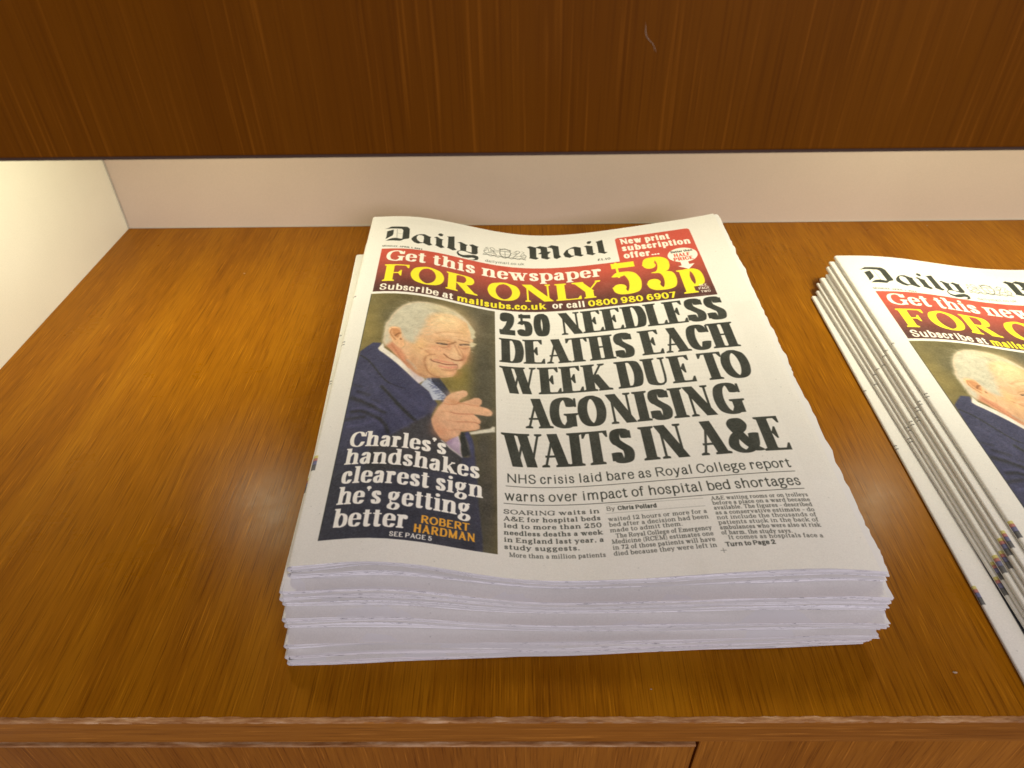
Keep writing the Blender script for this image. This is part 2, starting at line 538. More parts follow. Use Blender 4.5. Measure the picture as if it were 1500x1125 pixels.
def text(s, x0, x1, y, cap, f, col=INK, y1=None, alpha=1.0):
    wid = []
    for ch in s:
        if ch == ' ':
            wid.append(.26)
        else:
            wid.append(float(GL[ch].split('|')[0]) * (.86 if ch not in CAPS else 1))
    kern = {'WA': .2, 'AT': .12, 'TO': .1, 'LY': .25, 'AY': .1, 'DU': 0, 'RT': .06, 'Tu': .08, 'OA': .06, 'AG': .05, 'Yn': .1}
    kn = [kern.get(s[i:i + 2], 0) for i in range(len(s))]
    tot = sum(wid) - sum(kn) + f.sp * (len(s) - 1)
    k = (x1 - x0) / tot                      # mm per unit of width
    sl = 0 if y1 is None else (y1 - y) / (x1 - x0)
    x = x0
    for ch, w, kk in zip(s, wid, kn):
        if ch != ' ':
            draw_glyph(ch, f, w * k, cap, x, y + sl * (x - x0), col, sl, alpha)
        x += (w + f.sp - kk) * k


HEAD = Font(.215, .062, .055, sp=.0, hair=.05)
PROMO = Font(.26, .06, .06, sp=.03)
SLAB = Font(.2, .08, .075, xh=.74, sp=.03)
SANSB = Font(.175, .14, 0, xh=.78, sp=.03)
SANSX = Font(.205, .145, 0, xh=.78, sp=.03)
SANS = Font(.105, .1, 0, xh=.76, sp=.07)
CAPT = Font(.2, .07, .06, xh=.74, sp=.015)
BODY = Font(.13, .085, .08, xh=.7, sp=.12)
BODYB = Font(.19, .1, .08, xh=.7, sp=.12)
WHITE = np.array([236, 230, 216.0]) / 255
YEL = np.array([234, 220, 52.0]) / 255

MAST = {
    'D1': '11.2 22.4 13.7 21.0 16.5 18.6 23.3 18.5 29.7 18.9 31.8 21.9 32.5 37.3 32.0 38.5 28.5 40.0 25.5 42.8 19.2 42.1 13.7 42.3 15.8 40.1 18.4 38.3 22.4 37.8 25.5 39.1 27.0 39.0 26.7 24.7 25.2 22.4 21.0 22.1 17.2 21.8',
    'D2': '13.5 26.5 18.7 24.0 19.0 31.1 18.4 34.1 13.4 39.5 13.7 35.4',
    'a1': '34.4 37.8 35.8 34.5 38.5 31.0 41.7 29.1 44.6 28.7 48.1 31.1 50.0 31.6 49.4 33.4 49.8 41.5 51.5 44.3 49.0 46.3 44.1 43.3 40.2 45.4 37.2 44.1 34.8 40.4',
    'aHole': '38.5 33.7 40.0 31.0 42.2 30.9 44.1 32.3 44.4 36.4 44.2 42.5 41.9 42.8 39.5 39.9 38.5 37.1',
    'i1': '52.2 31.6 54.6 29.6 57.5 31.9 59.9 32.3 59.1 33.9 59.2 41.7 61.4 44.5 58.6 46.8 53.6 43.9 54.5 42.5 54.1 32.5',
    'idot': '55.3 26.2 56.3 23.5 57.8 22.8 59.6 24.2 58.8 27.1 57.3 27.8',
    'l1': '62.7 25.6 64.0 25.4 68.7 23.3 69.3 41.8 71.0 44.2 68.1 46.3 63.4 44.0 63.9 42.0 63.8 27.0',
    'y1': '71.4 32.3 74.0 30.0 78.6 32.4 79.8 32.2 78.7 34.6 78.7 43.3 74.0 44.0 73.5 32.5',
    'y2': '80.9 31.7 83.9 29.7 87.0 31.3 88.7 31.3 87.8 33.5 88.1 42.1 86.8 44.4 83.8 45.4 78.9 43.9 75.5 43.3 73.3 44.9 72.4 46.9 73.4 49.3 76.4 50.0 80.1 48.0 85.7 46.0 88.3 47.0 88.9 49.6 88.0 52.4 85.4 54.1 81.3 54.5 83.9 53.7 85.9 52.2 86.1 51.0 83.9 50.6 80.2 52.6 76.1 53.3 72.4 51.5 71.2 48.8 71.8 45.7 74.0 43.4 77.4 42.5 82.3 43.2 83.2 42.8 83.0 34.1',
    'M1': '129.1 21.1 132.0 18.9 136.6 21.1 140.5 18.4 146.3 20.5 146.4 28.1 149.3 28.2 147.1 32.1 146.6 32.1 146.1 37.0 148.4 38.6 145.4 41.1 140.7 38.7 141.0 32.4 138.1 31.9 140.9 29.0 140.7 23.5 137.1 21.6 136.6 37.3 138.5 38.8 136.2 41.2 130.4 39.1 131.2 37.6 131.3 23.4',
    'M2': '146.6 20.7 150.5 17.1 156.1 19.7 156.0 34.8 157.2 37.9 153.4 40.9 151.1 39.2 151.0 24.8 150.2 22.2 146.8 21.0',
    'Ma': '159.3 33.2 162.2 27.1 166.9 23.3 169.7 22.2 174.5 24.7 174.1 36.3 175.9 37.7 173.5 39.9 168.7 37.2 164.1 40.4 160.4 38.3',
    'MaH': '163.7 27.3 166.3 25.2 168.7 25.6 168.5 37.2 165.8 36.7 163.5 31.8',
    'Mi': '177.3 23.3 179.6 22.3 184.3 24.4 183.9 36.0 185.7 37.4 183.0 39.8 178.0 36.6 178.8 35.8 178.8 25.7',
    'Mid': '180.1 17.7 181.5 15.4 184.0 15.5 184.1 17.6 182.6 19.9 180.8 20.0',
    'Ml': '187.7 18.0 188.8 17.5 193.5 15.7 193.3 36.4 195.6 37.5 192.9 39.7 187.7 36.4 188.3 35.6 188.5 20.3'
}
PORTRAIT = """F|112,102,66|.3|1|7.0 110.4 104.8 99.5 102.4 347.3 9.8 346.7
B|138,122,72|0|.8|13.5 162.2 10.2 31.3
B|92,84,60|0|.8|51.1 128.3 29.8 10.5
B|96,90,68|0|.8|29.1 148.7 8.8 14.4
B|88,83,68|0|1|92.4 133.0 16.1 46.3
B|140,124,60|0|.8|77.4 208.2 10.7 20.7
B|80,76,62|0|1|94.1 189.1 7.7 51.2
B|80,76,62|0|1|94.5 221.1 7.6 33.8
B|78,75,62|0|1|93.5 243.3 8.9 14.9
B|76,72,62|0|1|94.1 267.4 6.7 17.7
B|78,72,62|0|1|96.1 306.9 6.0 37.4
F|214,209,192|.35|1|85.4 256.6 91.8 252.9 97.6 250.2 99.4 247.9 100.7 248.2 100.7 252.8 98.5 253.3 92.7 255.6 86.1 258.4
F|54,56,68|.3|1|60.6 212.7 65.2 211.4 68.7 216.9 73.1 224.8 70.9 228.7 66.5 224.8 60.3 216.9
F|64,65,92|.3|1|12.3 189.8 16.3 184.8 19.9 180.8 25.4 181.4 24.6 185.7 32.1 196.8 44.5 207.6 53.2 220.8 59.8 227.0 65.7 237.5 62.8 247.4 62.3 251.8 64.3 259.0 67.9 265.6 70.0 269.0 74.6 273.3 81.5 278.5 87.1 277.6 85.2 266.3 82.2 257.8 84.7 256.1 87.1 261.7 88.5 268.8 88.9 278.8 90.5 295.9 91.3 312.0 93.7 334.4 94.0 346.5 6.7 348.4 7.3 291.0
F|44,46,44|.3|1|80.0 258.2 82.3 257.5 84.1 267.0 86.4 275.4 81.6 278.7 80.3 268.1
F|76,78,114|.8|.8|84.3 256.9 87.1 263.0 88.0 268.9 88.3 282.2 85.3 283.0 86.5 276.5 85.0 268.5 83.1 260.4
F|78,76,108|.8|.6|85.2 276.7 89.2 275.7 90.6 295.9 91.3 312.0 92.5 325.3 84.6 336.4 86.2 322.6 83.9 313.7 86.3 300.5
F|66,64,66|1.2|.9|41.6 268.9 54.0 255.2 61.6 247.5 63.7 255.8 68.5 265.4 75.7 271.7 81.3 278.6 81.6 291.1 27.9 299.8 30.3 279.0
S|88,88,118|.5|.8|41.0 268.2 47.2 262.4 54.0 254.8 59.0 249.9
S|43,44,46|1.0|.9|13.2 194.1 18.1 198.9 23.1 206.0 27.5 213.6 32.2 220.4 35.4 223.5
S|46,46,50|.5|.9|34.8 223.2 40.7 226.0 45.0 227.8
S|42,43,42|2.0|.85|30.6 226.6 35.9 233.8 42.2 242.6
S|42,43,42|2.2|.85|41.6 241.8 48.3 249.9 53.0 254.8
S|44,44,46|3.2|.7|13.2 236.5 19.9 240.2 27.2 244.8
S|46,46,50|2.2|.7|26.0 243.9 30.9 248.2 35.2 250.9
S|44,44,48|2.4|.7|15.0 249.3 21.1 249.2 27.1 252.9 32.9 256.6
S|44,44,46|2.2|.75|32.3 256.2 36.6 261.6 38.9 268.0
S|46,46,50|2.6|.6|12.7 256.0 18.1 255.0 22.9 254.4
S|48,48,58|1.8|.6|12.3 224.0 18.1 226.5
S|48,48,56|2.2|.6|16.4 230.7 23.7 234.6
S|50,50,62|1.6|.5|26.5 239.0 30.6 241.2
S|86,86,122|2.4|.45|16.4 234.8 26.9 242.3 35.2 248.1
S|88,88,124|2.2|.5|15.2 246.3 22.5 247.0 30.7 251.4
S|88,88,124|2.6|.45|15.2 262.1 24.3 260.7 29.8 257.8 34.8 264.0
S|84,84,118|3.0|.4|38.1 244.6 44.2 252.2 49.2 260.9
S|80,80,112|3.0|.4|37.5 227.6 47.2 236.7 57.6 244.5
S|84,84,116|2.5|.4|16.0 210.9 24.5 222.5 28.6 233.1
S|82,82,104|.4|.6|30.7 224.2 33.0 227.9 38.3 235.4
F|226,219,208|.15|1|26.6 181.4 28.1 187.0 33.4 192.3 39.9 199.0 48.2 208.1 53.2 213.0 56.6 215.5 56.3 217.0 53.2 220.9 47.6 214.7 40.0 205.7 32.1 196.8 25.4 190.1 23.8 187.4
F|198,186,198|.8|.7|45.8 206.2 53.2 212.7 56.6 215.5 56.3 217.0 53.2 220.9 48.8 215.9
F|222,216,214|.15|1|56.8 215.2 60.3 212.5 61.0 217.1 59.2 216.8
F|182,188,204|.2|1|56.3 217.2 59.6 213.7 61.5 217.4 65.8 222.4 70.0 227.2 70.9 228.7 69.1 232.3 62.8 234.4 59.8 227.0 54.4 221.8
T
F|216,176,140|.25|1|27.6 182.9 26.3 178.8 26.5 174.7 26.3 170.5 26.3 163.1 26.2 158.2 28.1 154.3 29.1 149.3 31.7 142.9 35.6 136.1 40.4 131.8 46.0 128.9 52.4 127.9 59.6 128.2 66.9 129.4 73.0 132.1 78.5 136.8 82.2 141.7 84.6 146.4 85.7 150.6 86.4 153.7 85.8 158.3 86.2 163.6 85.3 167.2 84.4 171.2 84.5 174.9 83.4 180.5 82.3 186.0 80.6 191.6 78.3 197.4 76.2 199.6 75.5 203.2 73.8 207.2 69.8 209.8 65.8 211.4 61.2 212.5 56.7 214.6 53.2 213.3 48.3 208.8 43.2 202.9 37.9 196.4 33.2 189.9 29.7 185.0
B|228,194,150|0|.9|67.8 148.9 16.8 16.4
B|222,180,132|0|.7|54.9 186.8 9.4 8.8
B|216,150,118|0|.65|60.7 182.9 7.0 5.5
B|222,182,130|0|.8|50.8 179.8 5.6 7.0
B|196,140,104|0|.6|81.5 181.2 4.0 9.0
B|210,166,114|0|.7|62.0 206.1 6.7 5.5
B|206,146,110|0|.6|73.7 202.9 4.4 4.2
B|190,142,102|0|.6|52.8 207.0 4.7 5.5
B|226,186,142|0|.7|74.7 180.7 3.9 5.0
B|208,148,112|0|.6|65.9 190.1 4.4 3.9
B|232,202,156|0|.8|66.9 143.5 9.1 6.7
B|200,160,112|0|.5|80.2 153.8 4.2 13.0
B|196,150,108|0|.6|66.2 169.4 10.7 2.7
B|190,138,100|0|.55|65.9 176.9 4.6 2.2
B|190,138,100|0|.5|80.1 173.4 3.3 2.3
B|232,190,146|0|.6|62.7 185.3 3.8 2.6
B|184,132,94|0|.5|55.1 198.7 2.4 8.5
B|190,140,102|0|.55|47.5 198.7 3.5 8.5
B|180,134,96|0|.5|59.9 209.6 5.4 2.8
B|226,180,132|0|.6|70.2 204.2 3.1 2.8
B|198,138,104|0|.6|70.1 175.2 2.0 6.1
B|190,128,96|0|.5|80.4 185.7 2.0 5.0
F|200,136,104|.9|.85|28.1 184.5 30.5 181.4 33.1 179.8 35.9 184.1 39.5 187.8 42.4 193.8 45.4 201.0 50.7 210.3 53.2 213.3 48.3 208.8 43.2 202.9 37.9 196.4 33.2 189.9
S|176,112,84|1.0|.6|32.5 182.8 36.1 189.6 40.4 198.0 45.8 206.7
S|170,128,98|1.6|.5|42.5 194.8 45.5 202.9 50.7 210.3 56.1 213.4
S|178,166,152|1.6|.5|44.0 198.4 47.8 202.5 50.4 206.6
F|194,188,168|1.6|1|27.6 182.9 26.3 178.8 26.5 174.7 26.3 170.5 26.3 163.1 26.2 158.2 28.1 154.3 29.1 149.3 31.7 142.9 35.6 136.1 40.4 131.8 46.0 128.9 52.4 127.9 59.6 128.2 66.9 129.4 73.0 132.1 78.5 136.8 82.2 142.2 79.2 140.8 73.8 137.3 68.5 136.1 63.4 137.1 58.3 140.0 54.7 144.3 53.3 149.9 53.0 156.7 51.0 163.9 49.3 170.3 48.1 175.9 47.2 179.2 45.1 179.2 41.0 176.8 38.8 173.0 37.1 167.9 34.9 163.3 31.6 162.1 29.3 163.6 28.8 167.4 29.7 173.7 31.5 177.8 30.5 181.7 28.4 184.5
B|204,188,146|0|.6|64.5 132.8 11.4 4.7
Z
F|192,184,156|.4|.95|81.2 141.5 84.9 146.3 87.5 151.6 86.9 155.7 87.9 158.6 84.9 161.9 84.2 154.5 82.3 147.3
F|200,186,152|.3|.95|84.3 165.4 88.9 165.7 87.1 169.3 84.6 171.3 83.5 168.4
F|224,176,134|.2|1|28.9 167.4 29.1 164.7 30.5 162.7 33.5 162.4 36.4 163.6 37.1 165.7 37.9 169.9 38.3 174.1 40.4 177.9 41.2 181.9 40.4 185.6 38.1 185.4 34.8 181.9 32.5 177.5 30.3 172.1
S|160,108,72|.9|.8|31.0 165.1 30.3 168.9 32.0 173.6 34.5 177.4
F|190,134,92|.4|.9|31.0 164.6 34.3 164.4 36.7 166.8 37.1 171.0 36.0 175.4 34.1 174.5 31.8 170.4
S|124,82,54|1.1|.85|34.0 172.9 35.5 170.4 37.2 169.8
S|120,80,52|.6|.8|37.7 177.3 37.9 175.7 38.6 177.2
S|238,200,160|.6|.8|29.4 168.4 30.0 165.2 31.8 163.3 34.2 163.3
S|232,192,150|.8|.8|32.3 177.7 35.1 182.2 38.1 184.9
S|176,150,110|.8|.5|40.4 177.9 41.3 182.4 40.2 185.9
S|168,126,84|.9|.7|60.2 173.7 65.0 170.7 69.9 170.2 72.8 171.2
S|128,86,56|1.2|.75|70.1 173.4 72.5 171.3 74.3 169.1
S|52,42,36|1.25|.95|62.2 175.1 65.2 174.5 68.6 174.2
S|46,40,36|1.3|.9|64.5 175.1 66.7 174.5
S|150,108,76|.5|.7|61.0 175.0 63.3 173.5 66.3 172.7 69.4 173.2
S|166,108,80|.8|.75|63.5 178.3 66.0 178.9 68.4 177.6 70.3 175.2
S|224,180,140|.7|.6|63.6 179.4 66.7 180.1 69.6 177.7
S|54,44,38|1.2|.95|77.4 171.3 80.3 169.7 83.3 169.0
S|150,110,78|.5|.7|76.8 170.2 79.9 168.2 83.7 167.2
S|166,110,80|.8|.75|77.7 174.5 80.1 174.7 83.2 172.2
S|150,104,70|.7|.6|76.2 172.8 76.9 175.7 78.0 177.4
S|128,80,54|1.1|.9|67.2 185.6 70.1 188.4 73.2 189.6
S|124,76,52|1.1|.9|72.6 189.6 76.2 189.5 79.3 187.5
S|178,124,86|.7|.6|78.3 178.3 79.8 182.8 79.9 186.8
S|236,200,158|.9|.7|72.0 181.8 75.4 183.5 78.2 185.0
S|116,62,50|.9|.95|59.1 194.1 60.1 195.5 64.4 196.0 69.2 196.2 75.8 194.0
S|206,130,108|1.6|.7|61.3 193.8 67.3 193.8 73.3 193.1
S|218,138,118|2.0|.75|65.2 199.5 70.5 199.1 75.2 196.5
S|150,96,70|.7|.6|76.1 193.8 76.6 196.5 75.6 199.3
S|164,114,80|1.0|.75|61.3 188.0 58.7 189.1 56.5 191.2 55.4 194.2 55.0 197.7 56.3 202.7 58.3 207.8 62.0 210.6 65.8 210.7
S|184,138,100|.6|.5|59.3 194.4 60.0 199.6 58.9 205.2 58.3 207.3
S|228,186,138|1.2|.5|56.8 195.2 57.8 199.8 58.6 203.4
S|164,122,82|.5|.6|65.7 209.4 69.7 208.3 73.8 205.9
S|184,142,96|.4|.7|50.9 172.3 55.4 175.4 60.3 175.4
S|236,206,158|.4|.7|51.0 173.5 55.5 176.4 60.3 176.2
S|190,144,100|.4|.6|50.8 179.8 56.9 180.7 62.3 178.0
S|190,146,108|.7|.6|63.0 167.6 69.1 163.9 77.2 161.7 81.6 159.5
S|192,150,102|.4|.5|65.7 159.8 71.9 156.4 79.6 154.1
S|178,134,96|1.2|.5|84.4 175.4 82.3 186.0 78.6 196.8
S|150,110,70|.4|.6|46.1 180.2 46.8 180.4
S|130,92,64|1.0|.6|76.2 165.4 79.2 165.9 83.4 165.8
S|250,244,232|.5|.7|63.7 175.2 64.9 175.1
S|250,244,232|.45|.6|78.7 170.8 79.9 170.4
S|160,110,80|1.3|.5|73.8 172.7 75.8 178.2 77.5 182.7
S|170,118,86|1.5|.5|51.1 183.9 56.1 186.5 58.7 189.7
S|158,108,78|1.8|.45|53.0 210.7 57.8 213.1 64.1 211.4
S|164,116,84|1.4|.5|66.5 202.6 71.3 202.1 75.3 199.4
S|176,126,92|1.4|.4|60.9 163.9 65.8 160.7 72.0 158.6 78.4 157.0
S|240,208,168|1.4|.45|52.5 186.5 55.9 183.5 60.7 182.9
S|240,214,170|2.0|.4|57.8 154.0 63.8 146.0 71.5 145.0
Y
F|216,168,134|.25|1|62.7 251.3 64.1 246.3 66.4 238.9 68.4 234.9 70.4 228.6 72.9 224.9 76.5 221.6 80.6 218.8 83.0 219.0 83.9 221.6 82.6 224.5 80.4 226.3 79.0 228.5 78.3 232.1 79.6 231.1 85.0 226.9 87.8 224.1 90.6 223.3 92.7 225.3 92.5 228.6 91.1 231.2 95.7 231.9 98.5 233.6 99.4 235.8 98.5 238.4 96.2 239.3 91.6 239.4 87.6 239.7 90.3 242.2 92.2 245.0 91.7 247.4 90.6 247.7 91.6 249.1 91.5 251.7 89.1 253.6 84.7 255.7 80.4 257.5 80.0 260.1 78.8 262.0 74.6 266.1 72.2 269.2 69.5 267.6 67.7 265.1 64.9 260.3 63.1 255.1
B|226,178,140|0|.7|70.1 243.8 5.5 5.2
B|226,182,142|0|.8|76.7 225.8 5.3 3.5
B|224,178,140|0|.8|87.0 235.0 10.5 2.7
B|204,140,106|0|.6|68.4 261.1 4.9 5.5
B|200,140,96|0|.6|75.0 231.9 3.3 2.1
B|222,172,136|0|.7|85.4 244.3 5.2 2.0
B|222,170,134|0|.7|84.6 251.7 5.1 1.9
B|206,150,116|0|.5|65.4 254.4 2.7 5.6
S|178,108,70|.55|.8|69.8 235.2 72.5 235.3 76.9 233.5 78.6 230.8
S|188,118,84|.5|.8|78.3 232.4 82.4 231.6 86.5 231.6 90.9 231.2
S|176,104,76|.6|.85|73.9 242.0 77.2 242.3 82.6 241.0 87.6 239.7
S|176,108,78|.6|.85|77.7 249.6 82.8 248.1 87.7 247.0 91.1 247.5
S|182,118,84|.5|.7|79.9 256.0 83.8 255.9 89.1 253.6
S|192,130,96|.5|.6|67.9 243.8 71.0 242.2 73.6 242.3
S|190,128,96|.5|.5|71.3 250.0 74.4 249.7 77.7 249.6
S|186,120,90|.6|.5|70.8 257.9 74.3 258.1 77.7 256.4 80.3 256.2
S|238,206,172|.6|.7|96.7 237.1 98.5 236.7
S|232,196,160|.9|.6|76.6 223.0 80.2 220.6 82.6 220.9
S|170,106,76|.9|.6|69.5 267.0 72.1 267.4 74.6 265.5
F|196,172,196|.3|1|72.0 269.3 74.6 265.8 78.8 261.8 80.3 268.0 80.5 274.0 81.7 278.6 74.9 273.9
F|150,120,156|.6|.6|72.2 269.2 74.6 266.1 76.7 263.9 75.5 268.2 74.2 271.0
S|234,226,220|.7|1|69.4 268.2 72.2 270.7 74.9 273.6 78.4 276.1 81.5 278.5
S|226,216,218|.6|.9|78.9 262.0 80.3 268.1 80.5 273.4 81.5 278.4"""


def fl(s):
    return [float(v) for v in s.split()]


def draw_masthead():
    for k in ('D1', 'D2', 'i1', 'idot', 'l1', 'y1', 'y2', 'M1', 'M2', 'Mi', 'Mid', 'Ml'):
        fill(fl(MAST[k]), INK)
    fill(fl(MAST['a1']), INK, holes=[fl(MAST['aHole'])])
    fill(fl(MAST['Ma']), INK, holes=[fl(MAST['MaH'])])
    stroke([21.6, 23.3, 22.5, 37.5], INK, .3, .7)
    stroke([22.6, 29.6, 24.5, 31, 26.6, 30.3], INK, .25, .5)
    text('MONDAY, APRIL 1, 2024', 11.8, 44.3, 51.6, 2.2, BODYB, y1=54.6)
    text('$1.10', 185.9, 196.4, 49.8, 3.2, BODYB)
    text('dailymail.co.uk', 94.2, 126.2, 52.5, 3.6, SANS, INK * 1.5, y1=50.6)
    # crest between two supporters, drawn as fine line work
    ink = INK * 1.25
    cx, cy = 110.6, 35.5
    sh = [cx - 4.2, cy - 3.6, cx + 4.2, cy - 3.6, cx + 4.1, cy + 1.5, cx + 2.2, cy + 5, cx, cy + 6.6, cx - 2.2, cy + 5, cx - 4.1, cy + 1.5]
    stroke(sh + sh[:2], ink, .55)
    stroke([cx, cy - 3.6, cx, cy + 6.4], ink, .3)
    stroke([cx - 4, cy + 1, cx + 4, cy + 1], ink, .3)
    stroke([cx - 4.6, cy - 4.5, cx - 2.5, cy - 6.6, cx, cy - 7.6, cx + 2.5, cy - 6.6, cx + 4.6, cy - 4.5], ink, .7)
    for i in range(5):
        blob(cx - 4.2 + 2.1 * i, cy - 6.6 - (1.2 if i == 2 else .4 * (i % 2)), .7, .7, ink, .9, (90, 20, 130, 50))
    for s in (-1, 1):
        ax = cx + s * 7
        stroke([ax, cy + 4, ax + s * 2, cy, ax + s * 4, cy - 3, ax + s * 5.5, cy - 5.5, ax + s * 3.5, cy - 7, ax + s * 1.5, cy - 5], ink, .5, .85)
        stroke([ax + s * 2, cy + 2, ax + s * 6, cy + 1.5, ax + s * 9, cy + 3.5, ax + s * 10.5, cy + .5, ax + s * 8.5, cy - 2], ink, .5, .85)
        stroke([ax - s * 2, cy - 2, ax + s * 1, cy - 1, ax + s * 3, cy - 3], ink, .45, .8)
        stroke([ax + s * 6, cy + 1.5, ax + s * 7, cy - 2.5, ax + s * 9, cy - 5, ax + s * 7, cy - 6.5], ink, .4, .7)
        for j in range(9):
            px, py = ax + s * (rs.rand() * 11 - 1), cy - 5 + rs.rand() * 10
            stroke([px, py, px + rs.randn() * 1.2, py + rs.randn(), px + rs.randn() * 1.6, py + rs.randn() * 1.3], ink, .3, .6)
    xs = np.linspace(92.5, 127.5, 24)
    stroke(np.stack([xs, cy + 6 + .7 * np.sin(xs * 1.1)], -1), ink, .7, .9)
    stroke(np.stack([xs, cy + 4.6 + .8 * np.sin(xs * 1.7 + 1)], -1), ink, .5, .7)


def draw_banner():
    X0, X1, Y0, Y1 = 12.0, 265.3, 55.2, 117.6
    b = box(X0, Y0, X1, Y1)
    X, Y = grid(b)
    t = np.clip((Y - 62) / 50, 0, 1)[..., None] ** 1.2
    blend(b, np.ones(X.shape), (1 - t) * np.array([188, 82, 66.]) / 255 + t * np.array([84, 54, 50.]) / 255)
    # raised tab at the right with rounded top corners
    pts = [203.2, 56, 203.8, 20]
    for a in np.linspace(math.pi, math.pi / 2, 6):
        pts += [207 + 3.2 * math.cos(a), 19.6 - 3.2 * math.sin(a)]
    for a in np.linspace(math.pi / 2, 0, 6):
        pts += [262 + 3.2 * math.cos(a), 19.6 - 3.2 * math.sin(a)]
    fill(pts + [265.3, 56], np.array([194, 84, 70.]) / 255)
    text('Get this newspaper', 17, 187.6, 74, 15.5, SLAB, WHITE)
    text('FOR ONLY', 17, 186.5, 103.6, 24, PROMO, YEL)
    text('53', 191.5, 242.5, 103, 47, Font(.2, .04, .04, sp=.03), YEL)
    text('p', 243.2, 261.6, 103.6, 32, Font(.21, .05, .06, xh=.76), YEL)
    text('Subscribe at', 16.2, 70.8, 115.6, 8.4, SANSB, WHITE, y1=116.8)
    text('mailsubs.co.uk', 73, 140.6, 117, 8.4, SANSX, YEL, y1=114.2)
    text('or call', 145, 169.8, 114, 8.4, SANSB, WHITE, y1=115.2)
    text('0800 980 6907', 172, 237.2, 115, 8.2, SANSX, YEL, y1=116)
    text('New print', 207.2, 247.8, 28, 9.4, SANSX, WHITE, y1=29.6)
    text('subscription', 207.2, 262.6, 39.4, 9.4, SANSX, WHITE, y1=41.6)
    text('offer...', 207.2, 235.4, 51.6, 9.4, SANSX, WHITE, y1=52)
    a = np.linspace(0, 2 * math.pi, 40)[:-1]
    fill(np.stack([252.4 + 11.6 * np.cos(a), 57.3 + 11 * np.sin(a)], -1), WHITE)
    fill([248.7, 66, 254.6, 66, 254.6, 72.2, 258.8, 71.8, 253, 79, 245.8, 73.4, 248.7, 73], WHITE)
    text('Better than', 243.9, 261, 53, 3.2, SANSB)
    red = np.array([206, 84, 66.]) / 255
    text('HALF', 245.4, 258.4, 59.4, 5, SANSX, red)
    text('PRICE', 244.2, 259.6, 65.4, 5, SANSX, red)
    text('SEE', 255.4, 261.4, 105, 3, SANSB, WHITE)
    text('PAGE', 254.2, 262.4, 109, 3, SANSB, WHITE)
    text('TWO', 255, 262, 113.4, 3, SANSB, WHITE)
    text('Terms on page 2', 244, 260, 116.8, 1.1, SANS, WHITE, alpha=.5)


